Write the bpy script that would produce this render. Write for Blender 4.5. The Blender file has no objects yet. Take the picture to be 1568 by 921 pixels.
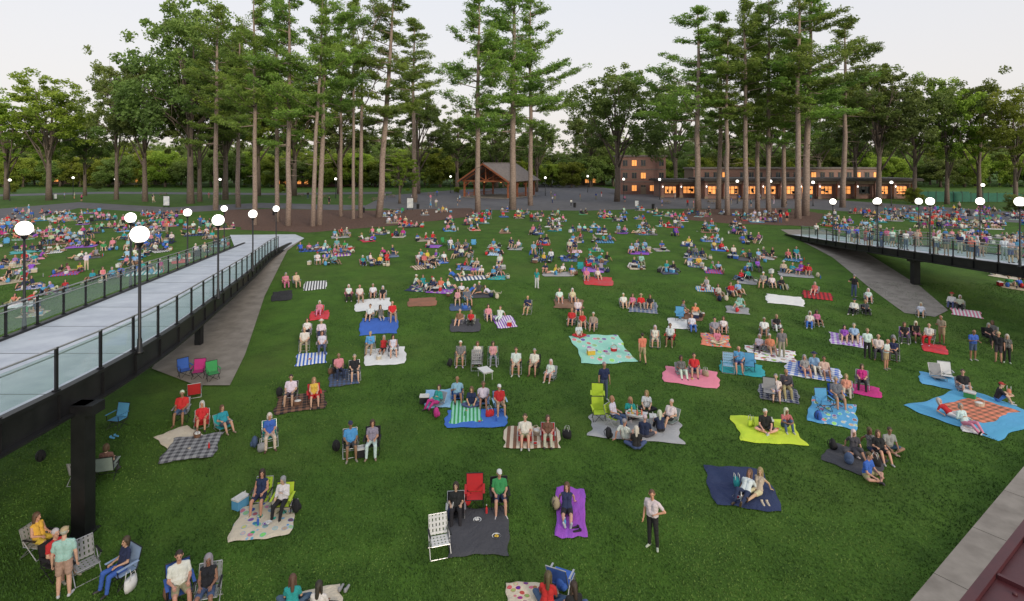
import bpy, math, random, bmesh
import numpy as np
from mathutils import Vector, Matrix
rng = random.Random(11)
NP = np.random.RandomState(5)
F=860.0; CX=784.0; HY=250.0; HC=11.0
scene=bpy.context.scene
COL=scene.collection

# ------------------------------------------------------------------ terrain
def _z(Y):
    t=max(0,min(1,(Y-22)/53.0)); return 2*(t*t*(3-2*t))
def zt(Y):
    a=math.floor(Y); return _z(a)+(_z(a+1)-_z(a))*(Y-a)
def survey(px,py):
    d=max(py-HY,4.0); Y=40.0
    for _ in range(40): Y=F*(HC-zt(Y))/d
    return ((px-CX)/F*Y, Y, zt(Y))

# ------------------------------------------------------------------ material helpers
def newmat(name):
    m=bpy.data.materials.new(name); m.use_nodes=True
    nt=m.node_tree; b=nt.nodes['Principled BSDF']; return m,nt,b
def N(nt,t,**k):
    n=nt.nodes.new(t)
    for a,v in k.items(): setattr(n,a,v)
    return n
def mixc(nt,fac,a,b):
    n=N(nt,'ShaderNodeMix',data_type='RGBA')
    for i,v in ((0,fac),(6,a),(7,b)):
        if hasattr(v,'links'): nt.links.new(v,n.inputs[i])
        elif isinstance(v,(int,float)): n.inputs[i].default_value=v
        else: n.inputs[i].default_value=(v[0],v[1],v[2],1)
    return n.outputs[2]
def ramp(nt,fac,stops):
    r=N(nt,'ShaderNodeValToRGB'); nt.links.new(fac,r.inputs[0])
    e=r.color_ramp.elements
    while len(e)<len(stops): e.new(0.5)
    for i,(p,c) in enumerate(stops):
        e[i].position=p; e[i].color=(c,c,c,1) if isinstance(c,(int,float)) else (c[0],c[1],c[2],1)
    return r.outputs[0]
def noise(nt,scale,detail=4,rough=.6,coord='Object',dist=0):
    tc=N(nt,'ShaderNodeTexCoord'); n=N(nt,'ShaderNodeTexNoise')
    nt.links.new(tc.outputs[coord],n.inputs['Vector'])
    n.inputs['Scale'].default_value=scale; n.inputs['Detail'].default_value=detail; n.inputs['Roughness'].default_value=rough
    n.inputs['Distortion'].default_value=dist
    return n.outputs['Fac']
def bump(nt,b,h,dist,strength=.6):
    bp=N(nt,'ShaderNodeBump'); bp.inputs['Strength'].default_value=strength; bp.inputs['Distance'].default_value=dist
    nt.links.new(h,bp.inputs['Height']); nt.links.new(bp.outputs[0],b.inputs['Normal'])
def nmat(name,c1,c2,scale=4,rough=.8,bmp=0.0,metal=0.0):
    m,nt,b=newmat(name)
    f=ramp(nt,noise(nt,scale,5),[(.3,0.0),(.7,1.0)])
    nt.links.new(mixc(nt,f,c1,c2),b.inputs['Base Color'])
    b.inputs['Roughness'].default_value=rough; b.inputs['Metallic'].default_value=metal
    if bmp: bump(nt,b,noise(nt,scale*6,3),bmp)
    return m
def oattr(nt,name):
    a=N(nt,'ShaderNodeAttribute',attribute_type='OBJECT'); a.attribute_name=name; return a.outputs['Color']
def emis(name,c,s):
    m,nt,b=newmat(name)
    f=noise(nt,3,2)
    nt.links.new(mixc(nt,f,c,[x*.8 for x in c]),b.inputs['Emission Color'])
    b.inputs['Base Color'].default_value=(*c,1); b.inputs['Emission Strength'].default_value=s
    return m
def cloth(name,attr,wr=.012,stripes=False):
    m,nt,b=newmat(name); c=oattr(nt,attr)
    f=N(nt,'ShaderNodeMath',operation='MULTIPLY'); nt.links.new(noise(nt,7,3),f.inputs[0]); f.inputs[1].default_value=.35
    out=mixc(nt,f.outputs[0],c,(0.02,.02,.02))
    if stripes:
        oi=N(nt,'ShaderNodeObjectInfo'); gt=N(nt,'ShaderNodeMath',operation='GREATER_THAN'); gt.inputs[1].default_value=.84
        nt.links.new(oi.outputs['Random'],gt.inputs[0])
        tc=N(nt,'ShaderNodeTexCoord'); w=N(nt,'ShaderNodeTexWave',bands_direction='Z'); w.inputs['Scale'].default_value=11; w.inputs['Distortion'].default_value=.6
        nt.links.new(tc.outputs['Object'],w.inputs['Vector'])
        r=ramp(nt,w.outputs['Fac'],[(.6,0.0),(.7,.55)])
        mu=N(nt,'ShaderNodeMath',operation='MULTIPLY'); nt.links.new(gt.outputs[0],mu.inputs[0]); nt.links.new(r,mu.inputs[1])
        out=mixc(nt,mu.outputs[0],out,(.5,.49,.47))
    nt.links.new(out,b.inputs['Base Color']); b.inputs['Roughness'].default_value=.9
    bump(nt,b,noise(nt,14,3,.6,dist=1.2),wr,.9)
    return m

M_shirt=cloth('shirt_cloth','shirt',stripes=True); M_pants=cloth('trouser_cloth','pants')
def amat(name,attr,rough):
    m,nt,b=newmat(name)
    f=N(nt,'ShaderNodeMath',operation='MULTIPLY'); nt.links.new(noise(nt,25,3),f.inputs[0]); f.inputs[1].default_value=.3
    nt.links.new(mixc(nt,f.outputs[0],oattr(nt,attr),(.05,.03,.02)),b.inputs['Base Color'])
    b.inputs['Roughness'].default_value=rough
    bump(nt,b,noise(nt,60,2),.003); return m
M_skin=amat('skin','skin',.55); M_hair=amat('hair','hair',.6)
M_shoe=amat('shoe','shoe',.6); M_hat=amat('hat_fabric','hat',.85)
M_eye=nmat('eye_dark',(.02,.015,.01),(.03,.02,.015),20,.3)
M_lip=nmat('lips',(.35,.1,.08),(.3,.08,.07),20,.5)
PM=[M_shirt,M_pants,M_skin,M_hair,M_shoe,M_eye,M_hat,M_lip]
M_black=nmat('black_steel',(.008,.008,.01),(.02,.02,.022),2,.45,0,.3)
M_alu=nmat('aluminium_tube',(.4,.4,.42),(.5,.5,.5),6,.35,0,.8)
M_conc=nmat('concrete',(.17,.15,.13),(.29,.26,.23),1.2,.9,.01)
M_deck=nmat('deck_concrete',(.40,.43,.49),(.54,.57,.62),.9,.85,.004)
M_asph=nmat('asphalt',(.085,.083,.092),(.13,.127,.14),.5,.9,.01)
M_mulch=nmat('mulch',(.055,.026,.016),(.15,.075,.05),3,.95,.05)

# ------------------------------------------------------------------ mesh builder
class MB:
    def __init__(s): s.v=[]; s.f=[]; s.m=[]
    def add(s,vs,fs,mat):
        o=len(s.v); s.v+= [tuple(v) for v in vs]; s.f+=[tuple(i+o for i in f) for f in fs]; s.m+=[mat]*len(fs)
    def box(s,c,d,mat=0,R=None):
        vs=[]
        for z in (-.5,.5):
            for x,y in ((-.5,-.5),(.5,-.5),(.5,.5),(-.5,.5)):
                p=Vector((x*d[0],y*d[1],z*d[2])); 
                if R is not None: p=R@p
                vs.append(p+Vector(c))
        s.add(vs,[(3,2,1,0),(4,5,6,7),(0,1,5,4),(1,2,6,5),(2,3,7,6),(3,0,4,7)],mat)
    def tube(s,pts,rad,n=8,mat=0,cap=True,flat=1.0,ref=None):
        pts=[Vector(p) for p in pts]
        if isinstance(rad,(int,float)): rad=[rad]*len(pts)
        vs=[];k=len(pts); u=None
        for i,p in enumerate(pts):
            d=(pts[min(i+1,k-1)]-pts[max(i-1,0)])
            if d.length<1e-9: d=Vector((0,0,1))
            d.normalize()
            if u is None:
                r=Vector(ref) if ref is not None else (Vector((1,0,0)) if abs(d.x)<.8 else Vector((0,1,0)))
                u=(r-d*r.dot(d)).normalized()
            else: 
                u=(u-d*u.dot(d)); u=u.normalized() if u.length>1e-6 else Vector((1,0,0))
            w=d.cross(u)
            for j in range(n):
                a=2*math.pi*j/n
                vs.append(p+u*(rad[i]*math.cos(a))+w*(rad[i]*flat*math.sin(a)))
        fs=[]
        for i in range(k-1):
            for j in range(n):
                a=i*n+j;b=i*n+(j+1)%n; fs.append((a,b,b+n,a+n))
        if cap: fs.append(tuple(range(n))[::-1]); fs.append(tuple(range((k-1)*n,k*n)))
        s.add(vs,fs,mat)
    def tcap(s,p1,p2,r1,r2,n=14,mat=0,flat=1.0,ref=None):
        p1=Vector(p1);p2=Vector(p2); d=p2-p1
        if d.length<1e-5: d=Vector((0,0,1e-3)); p2=p1+d
        d=d.normalized()
        pr=[(p1-d*r1*c,r1*q) for c,q in ((.995,.1),(.87,.5),(.5,.866),(0,1))]+[(p2+d*r2*c,r2*q) for c,q in ((0,1),(.5,.866),(.87,.5),(.995,.1))]
        s.tube([p for p,_ in pr],[r for _,r in pr],n,mat,True,flat,ref)
    def ell(s,c,r,mat=0,R=None,nu=14,nv=9):
        vs=[];c=Vector(c)
        for i in range(nv+1):
            t=-math.pi/2+math.pi*i/nv
            for j in range(nu):
                a=2*math.pi*j/nu; ct=max(math.cos(t),.03)
                p=Vector((r[0]*ct*math.cos(a),r[1]*ct*math.sin(a),r[2]*math.sin(t)))
                if R is not None:p=R@p
                vs.append(c+p)
        fs=[]
        for i in range(nv):
            for j in range(nu):
                a=i*nu+j;b=i*nu+(j+1)%nu; fs.append((a,b,b+nu,a+nu))
        fs.append(tuple(range(nu))[::-1]); fs.append(tuple(range(nv*nu,(nv+1)*nu)))
        s.add(vs,fs,mat)
    def mesh(s,name,mats,smooth=False):
        me=bpy.data.meshes.new(name); me.from_pydata(s.v,[],s.f)
        for m in mats: me.materials.append(m)
        me.polygons.foreach_set('material_index',s.m)
        if smooth: me.polygons.foreach_set('use_smooth',[True]*len(s.f))
        me.update(); return me
def link(name,me,loc=(0,0,0),rot=0,scale=(1,1,1),parent=None):
    o=bpy.data.objects.new(name,me); COL.objects.link(o)
    o.location=loc; o.rotation_euler=(0,0,rot); o.scale=scale
    if parent: o.parent=parent
    return o
def empty(name,loc=(0,0,0),rot=0):
    o=bpy.data.objects.new(name,None); COL.objects.link(o); o.location=loc; o.rotation_euler=(0,0,rot); return o

# ------------------------------------------------------------------ ground
def ground():
    m,nt,b=newmat('grass')
    big=noise(nt,.12,4,.6); mid=noise(nt,.55,6,.72); fine=noise(nt,14,4,.75)
    c=mixc(nt,ramp(nt,mid,[(.38,0.0),(.62,1.0)]),(.02,.056,.006),(.054,.128,.013))
    c=mixc(nt,ramp(nt,fine,[(.35,0.0),(.72,.8)]),c,(.085,.165,.022)) 
    dk=ramp(nt,fine,[(.28,.9),(.45,0.0)])
    c=mixc(nt,dk,c,(.013,.036,.005))
    c=mixc(nt,ramp(nt,big,[(.48,0.0),(.75,.55)]),c,(.09,.125,.026))
    nt.links.new(c,b.inputs['Base Color']); b.inputs['Roughness'].default_value=.9; b.inputs['Specular IOR Level'].default_value=.2
    bump(nt,b,fine,.05,.8)
    ys=[-60,-20]+list(range(0,120))+[130,160,200,300,600,1500]
    xs=[-1500,-400]+list(range(-120,121,20))+[400,1500]
    vs=[(x,y,zt(y)) for y in ys for x in xs]; nx=len(xs)
    fs=[(i*nx+j,i*nx+j+1,(i+1)*nx+j+1,(i+1)*nx+j) for i in range(len(ys)-1) for j in range(nx-1)]
    B=MB(); B.add(vs,fs,0); link('ground',B.mesh('ground',[m]))
ground()
def tufts():
    n=230000
    Y=13.2+(NP.rand(n)**1.25)*34; X=(NP.rand(n)*2-1)*Y*.95
    k=~((X<-12.2)&(Y>24)&(Y<60)&(X>-26)); X=X[k];Y=Y[k]; n=len(X)
    Z=np.array([zt(y) for y in Y])
    patchy=np.zeros(n)
    for i in range(7):
        th=NP.rand()*6.28; fr=.35*1.5**i*(.8+.4*NP.rand()); patchy+=np.sin((X*math.cos(th)+Y*math.sin(th))*fr+NP.rand()*6+1.5*np.sin((X*math.sin(th)-Y*math.cos(th))*fr*.7))
    patchy=np.clip(.5+patchy*.19,0,1)
    a=NP.rand(n)*6.283; h=.018+.03*NP.rand(n)+.028*patchy; w=.008+.012*NP.rand(n)+Y*.0003; lx=(NP.rand(n)-.5)*.07; ly=(NP.rand(n)-.5)*.07
    V=np.empty((n,3,3)); dx=np.cos(a)*w;dy=np.sin(a)*w
    V[:,0]=np.stack([X-dx,Y-dy,Z],1);V[:,1]=np.stack([X+dx,Y+dy,Z],1);V[:,2]=np.stack([X+lx,Y+ly,Z+h],1)
    me=bpy.data.meshes.new('lawn_grass'); me.vertices.add(n*3); me.vertices.foreach_set('co',V.ravel())
    me.loops.add(n*3); me.loops.foreach_set('vertex_index',np.arange(n*3)); me.polygons.add(n)
    me.polygons.foreach_set('loop_start',np.arange(n)*3); me.polygons.foreach_set('loop_total',np.full(n,3)); me.update(); me.validate()
    at=me.attributes.new('tint','FLOAT','FACE'); at.data.foreach_set('value',np.clip(NP.rand(n)*.5+.5*(1-patchy),0,1))
    m,nt,b=newmat('grass_blade'); A=N(nt,'ShaderNodeAttribute'); A.attribute_name='tint'
    c=ramp(nt,A.outputs['Fac'],[(0,(.016,.048,.005)),(.5,(.05,.125,.012)),(1,(.12,.195,.032))])
    nt.links.new(c,b.inputs['Base Color']); b.inputs['Roughness'].default_value=.85
    me.materials.append(m); link('lawn_grass',me)
tufts()
def patch(name,poly,mat,off=.012,px=True,wob=0):
    P=[survey(*p)[:2] for p in poly] if px else poly
    if wob:
        Q=[]
        for i in range(len(P)):
            a=P[i];b=P[(i+1)%len(P)]; L=math.dist(a,b); k=max(1,int(L/1.5))
            for j in range(k):
                t=j/k; Q.append((a[0]+(b[0]-a[0])*t+rng.uniform(-wob,wob),a[1]+(b[1]-a[1])*t+rng.uniform(-wob,wob)))
        P=Q
    bm=bmesh.new(); vs=[bm.verts.new((x,y,0)) for x,y in P]; f=bm.faces.new(vs); 
    bmesh.ops.triangulate(bm,faces=bm.faces[:])
    y0=min(p[1] for p in P); y1=max(p[1] for p in P)
    for y in range(int(y0),int(min(y1,80))+1):
        bmesh.ops.bisect_plane(bm,geom=bm.verts[:]+bm.edges[:]+bm.faces[:],plane_co=(0,y,0),plane_no=(0,1,0))
    for v in bm.verts: v.co.z=zt(v.co.y)+off
    bm.normal_update()
    for f in bm.faces:
        if f.normal.z<0: f.normal_flip()
    me=bpy.data.meshes.new(name); bm.to_mesh(me); me.materials.append(mat); return link(name,me)
patch('mulch_bed',[(335,338),(372,352),(470,357),(600,346),(690,336),(745,328),(720,319),(560,323),(420,320),(345,322)],M_mulch,.02,wob=.35)
patch('mulch_bed',[(1035,336),(1120,343),(1250,347),(1262,328),(1200,319),(1050,321)],M_mulch,.02,wob=.35)
patch('asphalt_plaza',[(610,322),(560,315),(590,300),(700,291),(820,286),(862,266),(885,266),(905,285),(1010,299),(1240,304),(1568,326),(1900,342),(1900,356),(1568,342),(1235,320),(1000,320),(900,323),(760,322)],M_asph,.012)
patch('asphalt_path',[(-200,330),(0,320),(120,310),(260,318),(400,311),(560,315),(600,319),(520,322),(400,319),(260,327),(120,319),(0,348),(-200,380)],M_asph,.014)
patch('asphalt_path',[(0,298),(160,294),(420,296),(600,294),(600,297),(420,299),(160,297),(0,301)],M_asph,.012)
patch('concrete_paving',[(452,361),(466,366),(440,385),(405,455),(375,545),(352,592),(300,592),(232,566),(262,525),(330,440),(395,392)],M_conc,.06)
patch('concrete_paving',[(1195,352),(1262,352),(1300,372),(1410,440),(1452,476),(1432,486),(1385,480),(1330,440),(1275,395),(1215,364)],M_conc,.03)
patch('concrete_paving',[(352,361),(452,360),(466,366),(425,390),(360,382)],M_deck,.075)
# kerb wall bottom-right
B=MB(); a=Vector((8.5,12.85,0)); b=Vector((34,31.5,0)); d=(b-a).normalized(); nrm=Vector((d.y,-d.x,0))
for i in range(10):
    L=(b-a).length/10; p=a+d*L*(i+.5)+nrm*.75
    B.box((p.x,p.y,.13),(L-.03,1.5,.26),0,Matrix.Rotation(math.atan2(d.y,d.x),3,'Z'))
link('concrete_kerb',B.mesh('kerb',[M_conc]))
M_red=nmat('maroon_steel',(.05,.009,.013),(.085,.016,.02),3,.5,.002)
root=empty('amphitheater_roof'); B=MB()
d=Vector((1.4,.99,0)).normalized(); n=Vector((d.y,-d.x,0)); Rz=Matrix.Rotation(math.atan2(d.y,d.x),3,'Z')
a=Vector((2.96,3.79,8))-d*6+n*.12
p=a+d*11+n*2; B.box(p,(22,4,.12),0,Rz)
for i in range(34): 
    q=a+d*(.65*i)+n*2; B.box((q.x,q.y,8.075),(.03,3.99,.035),0,Rz)
p=a+d*11-n*.032; B.box((p.x,p.y,7.85),(22,.06,.5),0,Rz)
for i in range(70):
    q=a+d*(.32*i)+n*.12; B.ell((q.x,q.y,8.065),(.015,.015,.012),0)
link('roof_panel',B.mesh('roof_panel',[M_red]),parent=root)

# ------------------------------------------------------------------ people meshes
def person_mesh(name,pose,g,legs='shorts',hair='short',hat=None,sleeve='short'):
    B=MB(); prims=[]; hands=[]
    def cap(p1,p2,r1,r2,mat,flat=1.0,ref=None):
        B.tcap(p1,p2,r1,r2,14,mat,flat,ref); prims.append((np.array(p1),np.array(p2),r1,r2,mat))
    Ps=POSES[pose]; ln=math.radians(Ps.get('lean',0)); X=Vector((1,0,0))
    u=Vector((0,math.sin(ln),math.cos(ln))); f=Vector((0,-math.cos(ln),math.sin(ln)))
    T=lambda a,b,c:X*a+f*b+u*c
    fm=(g=='f'); sh=.158 if fm else .185; hw=.088 if fm else .082
    SH,PA,SK,HA,SO,EY,HT,LP=range(8)
    low = SH if legs=='dress' else PA
    for s in (-1,1):
        cap(T(s*.07,0,-.01),T(s*.066,0,.05),.116 if fm else .112,.108,low)
        cap(T(s*.062,.0,.05),T(s*(.055 if fm else .072),.01,.2),.12 if fm else .118,.094 if fm else .106,SH)
        cap(T(s*(.055 if fm else .072),.01,.2),T(s*(.075 if fm else .092),.005,.35),.094 if fm else .106,.094 if fm else .105,SH)
        if fm: cap(T(s*.062,.07,.30),T(s*.062,.075,.31),.056,.056,SH)
        S=T(s*sh,0,.415)
        cap(T(s*.05,0,.455),T(s*(sh-.012),0,.42),.045,.052,SH)
        a=Ps['arms'][0 if s>0 else 1]; h2=a[2] if len(a)>2 else a[1]
        ua=Vector((a[0][0]*s,a[0][1],a[0][2])).normalized(); fa=Vector((a[1][0]*s,a[1][1],a[1][2])).normalized(); hd=Vector((h2[0]*s,h2[1],h2[2])).normalized()
        k=.94 if fm else 1
        E=S+ua*.28*k; Wr=E+fa*.245*k
        cap(S,E,.045*k,.037*k,SK); cap(E,Wr,.04*k,.026*k,SK)
        if sleeve=='short': cap(S,S+(E-S)*.6,.057,.053,SH)
        elif sleeve=='long': cap(S,E,.057,.05,SH); cap(E,E+(Wr-E)*.92,.05,.038,SH)
        hands.append((Wr,hd,s))
        l=Ps['legs'][0 if s>0 else 1]
        H=T(s*hw,0,-.02); td=Vector((l[0][0]*s,l[0][1],l[0][2])).normalized(); sd=Vector((l[1][0]*s,l[1][1],l[1][2])).normalized()
        K=H+td*.43; A=K+sd*.40; td0=Vector((l[2][0]*s,l[2][1],l[2][2])).normalized()
        if legs=='pants':
            cap(H,K,.095,.066,PA); cap(K,A,.067,.05,PA)
        else:
            cap(H,K,.083,.053,SK); mid=K+sd*.14; cap(K,mid,.052,.054,SK); cap(mid,A,.054,.034,SK)
            if legs=='shorts': cap(H,H+(K-H)*.7,.099,.084,PA)
            else: cap(H,H+(K-H)*1.02,.108,.1,SH)
        sole=Vector((0,0,-.045)) if td0.z<.3 else sd*.035
        cap(A+sole*.8-td0*.03,A+sole+td0*.15,.04,.034,SO)
    if legs=='dress':
        l=Ps['legs'][0]; td=Vector((0,l[0][1],l[0][2])).normalized(); cap(T(0,0,-.02),T(0,0,-.02)+td*.4,.11,.115,SH)
    cap(T(0,0,.38),T(0,0,.445),.085,.06,SH)
    if not fm: cap(T(-.035,.035,.13),T(.035,.035,.13),.1,.1,SH)
    hl=math.radians(Ps.get('head',0)); yaw=math.radians(Ps.get('yaw',0))
    hu=Vector((0,math.sin(hl),math.cos(hl))); hf0=Vector((0,-math.cos(hl),math.sin(hl)))
    hf=(hf0*math.cos(yaw)+X*math.sin(yaw)).normalized(); hx=hu.cross(-hf).normalized()*-1
    H=T(0,.015,.485)+hu*.165
    cap(T(0,-.005,.44),H-hu*.07,.052 if not fm else .045,.05 if not fm else .043,SK)
    R=Matrix((hx,-hf,hu)).transposed()
    Hd=lambda a,b,c:H+hx*a+hf*b+hu*c
    B.ell(H+hu*.02,(.075,.092,.098),SK,R); prims.append((np.array(H+hu*.02),np.array(H+hu*.021),.09,.09,SK))
    cap(Hd(0,.032,-.04),Hd(0,.06,-.088),.058,.034,SK)
    cap(Hd(0,.09,.012),Hd(0,.11,-.018),.013,.018,SK)
    for s in (-1,1): cap(Hd(s*.077,-.005,-.015),Hd(s*.082,-.01,.02),.016,.02,SK)
    me=B.mesh('tmp',[],False); o=bpy.data.objects.new('tmp',me); COL.objects.link(o)
    md=o.modifiers.new('r','REMESH'); md.mode='VOXEL'; md.voxel_size=.012; md.adaptivity=0
    sm=o.modifiers.new('s','SMOOTH'); sm.factor=.5; sm.iterations=3
    dg=bpy.context.evaluated_depsgraph_get(); em=bpy.data.meshes.new_from_object(o.evaluated_get(dg))
    nv=len(em.vertices); co=np.empty(nv*3); em.vertices.foreach_get('co',co); co=co.reshape(-1,3)
    faces=[tuple(p.vertices) for p in em.polygons]
    fc=np.array([co[list(t)].mean(0) for t in faces])
    best=np.full(len(fc),1e9); mi=np.zeros(len(fc),int)
    for p1,p2,r1,r2,mt in prims:
        d=p2-p1; L2=max(d@d,1e-9); t=np.clip(((fc-p1)@d)/L2,0,1)
        ds=np.linalg.norm(fc-p1-t[:,None]*d,axis=1)-(r1+(r2-r1)*t)
        q=ds<best; best[q]=ds[q]; mi[q]=mt
    bpy.data.objects.remove(o); bpy.data.meshes.remove(me); bpy.data.meshes.remove(em)
    zmin=co[:,2].min()
    vm=np.zeros(nv)
    for t,m_ in zip(faces,mi):
        if m_ in (SH,PA): vm[list(t)]=1
    ph=len(name)%7
    fold=np.sin(co[:,2]*46+co[:,0]*28+ph)*np.sin(co[:,0]*39-co[:,1]*31+2*np.sin(co[:,2]*15+ph))
    nr=co.copy(); nr=nr/np.maximum(np.linalg.norm(nr[:,:2],axis=1)[:,None],.05); nr[:,2]=0
    co=co+nr*(fold*vm*.006)[:,None]
    D=MB(); D.v=[tuple(c) for c in co]; D.f=faces; D.m=[int(i) for i in mi]
    for (Wr,hd,s) in hands:
        side=hd.cross(Vector((0,0,1)) if abs(hd.z)<.8 else Vector((s,0,0)))
        if abs(hd.z)>=.8: side=Vector((0,-1,0))-hd*(-hd.y)
        side.normalize(); nm=hd.cross(side).normalized()
        if abs(hd.z)<.8:
            if nm.z>0: nm=-nm
            if side.x*s>0: side=-side
        D.tcap(Wr-hd*.01,Wr+hd*.07,.027,.036,10,SK,.5,side)
        for i,(o_,Lf) in enumerate(((-.030,.06),(-.010,.075),(.010,.082),(.030,.072))):
            b0=Wr+hd*.08+side*o_; m1=b0+(hd+nm*.25).normalized()*Lf*.5; e1=m1+(hd+nm*.9).normalized()*Lf*.5
            D.tube([b0-hd*.02,b0,m1,e1],[.009,.009,.0085,.006],6,SK)
        b0=Wr+hd*.03+side*.028; m1=b0+(hd*.6+side*.8).normalized()*.035; D.tube([b0-side*.01,b0,m1,m1+(hd+side*.2).normalized()*.03],[.011,.011,.01,.007],6,SK)
    for s in (-1,1):
        D.ell(Hd(s*.031,.084,.012),(.012,.009,.007),EY,R,8,5)
        D.tube([Hd(s*.018,.093,.03),Hd(s*.045,.082,.032)],.004,5,HA)
    D.tube([Hd(-.024,.088,-.052),Hd(0,.098,-.05),Hd(.024,.088,-.052)],[.004,.007,.004],6,LP)
    def hairell(c,r,nu=22,nv=14):
        o=len(D.v); D.ell(c,r,HA,R,nu,nv); cc=Vector(c)
        for i in range(o,len(D.v)):
            p=Vector(D.v[i]); q=p-cc; k=1+.035*math.sin(q.x*170+q.z*60)+.03*math.sin(q.y*150-q.z*120); D.v[i]=tuple(cc+q*k)
    if hair=='bald': hairell(Hd(0,-.03,-.008),(.082,.08,.06))
    else:
        if hair=='short': hairell(Hd(0,-.018,.04),(.085,.094,.094))
        else: hairell(Hd(0,-.02,.036),(.094,.1,.104))
        if hair=='bob':
            for s in (-1,1): D.tcap(Hd(s*.062,-.015,.03),Hd(s*.07,-.012,-.085),.045,.036,12,HA)
            D.tcap(Hd(0,-.06,.02),Hd(0,-.06,-.09),.07,.055,12,HA)
        if hair=='long':
            for s in (-1,1): D.tcap(Hd(s*.062,-.02,.03),Hd(s*.085,-.01,-.19),.043,.026,12,HA)
            D.tcap(Hd(0,-.065,.02),Hd(0,-.09,-.24),.072,.045,12,HA)
    if hat=='sun': D.ell(Hd(0,-.01,.075),(.092,.1,.075),HT,R); D.ell(Hd(0,0,.062),(.165,.175,.012),HT,R,20,6)
    if hat=='cap': D.ell(Hd(0,-.01,.06),(.09,.1,.078),HT,R); D.ell(Hd(0,.09,.062),(.065,.08,.009),HT,R,14,6)
    D.v=[(x,y,z-zmin) for x,y,z in D.v]
    return D.mesh(name,PM,True),-zmin
FR=(0,-1,0)
POSES={
 'stand':dict(legs=[((.05,0,-1),(.03,.03,-1),(.25,-1,0))]*2,arms=[((.2,.03,-1),(.05,-.18,-1))]*2,head=-4),
 'hip':dict(legs=[((.12,-.05,-1),(.05,.05,-1),(.5,-1,0)),((.02,0,-1),(.02,.03,-1),(.2,-1,0))],arms=[((.65,.2,-.75),(-.75,-.45,-.25)),((.2,0,-1),(.0,-.4,-1))],yaw=25,head=-6),
 'hold':dict(legs=[((.06,0,-1),(.02,.03,-1),(.3,-1,0))]*2,arms=[((.12,-.1,-1),(-.35,-.9,.35)),((.15,-.05,-1),(-.25,-.95,.1))],head=-14,lean=-3),
 'walk':dict(legs=[((.02,-.38,-1),(.0,.05,-1),FR),((.02,.22,-1),(.0,.55,-1),(0,-1,-.45))],arms=[((.15,.4,-1),(.05,.1,-1)),((.15,-.35,-1),(.0,-.7,-1))],lean=-4),
 'chair':dict(legs=[((.16,-1,.03),(.02,-.15,-1),(.25,-1,0))]*2,arms=[((.18,-.25,-1),(-.3,-.9,-.02),(-.1,-1,-.1))]*2,lean=12,head=-3,yaw=8),
 'chair2':dict(legs=[((.05,-1,.03),(-.12,-.3,-1),(.0,-1,0)),((.22,-1,.03),(.1,-.05,-1),(.4,-1,0))],arms=[((.1,-.3,-1),(-.55,-.6,.55)),((.25,-.1,-1),(-.2,-1,.1),(-.1,-1,-.1))],lean=7,head=-12,yaw=-22),
 'low':dict(legs=[((.1,-.9,.38),(.02,-.62,-.8),(.1,-1,.1))]*2,arms=[((.25,-.2,-1),(-.25,-.95,.2),(-.1,-1,-.05))]*2,lean=24,head=2,yaw=-8),
 'low2':dict(legs=[((.05,-1,.28),(-.05,-.85,-.55),(.1,-.6,.8)),((.18,-.9,.4),(.1,-.6,-.8),(.3,-1,.1))],arms=[((.3,-.15,-1),(-.5,-.7,.5)),((.3,0,-1),(-.1,-1,.15),(0,-1,0))],lean=28,head=6,yaw=18),
 'cross':dict(legs=[((.8,-.75,.12),(-.93,-.4,-.22),(-.5,-.85,0)),((.8,-.7,.12),(-.85,-.25,-.2),(-.4,-.9,0))],arms=[((.2,-.35,-1),(-.3,-.85,-.35),(-.2,-1,-.2))]*2,lean=-6,head=-8,yaw=12),
 'ext':dict(legs=[((.1,-1,.16),(-.05,-1,-.2),(.2,-.25,.95)),((.08,-1,.14),(-.12,-1,-.15),(.3,-.25,.9))],arms=[((.25,.75,-.65),(.15,.35,-.95),(.3,.8,-.3))]*2,lean=24,head=2,yaw=-15),
 'knees':dict(legs=[((.12,-.72,.66),(.0,-.42,-.9),(.1,-1,0))]*2,arms=[((.2,-.65,-.6),(-.45,-.85,.1),(-.9,-.4,-.1))]*2,lean=-14,head=-4,yaw=15),
 'side':dict(legs=[((.75,-.75,.05),(-.95,-.3,-.12),(-.5,-.9,0)),((.15,-1,.5),(.35,-.5,-.85),(.4,-1,0))],arms=[((.4,.5,-.8),(.1,.1,-1),(.4,.5,-.2)),((.2,-.5,-.8),(-.1,-.9,-.1))],lean=12,head=-2,yaw=-20),
 'lie':dict(legs=[((.1,-1,.03),(0,-1,-.02),(.3,-.3,.9)),((.1,-.8,.5),(0,-.6,-.7),(.2,-1,.1))],arms=[((.3,.35,-.9),(.1,-.8,-.15)),((.3,.35,-.9),(.0,-.8,-.15))],lean=55,head=28,yaw=-10),
}
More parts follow.
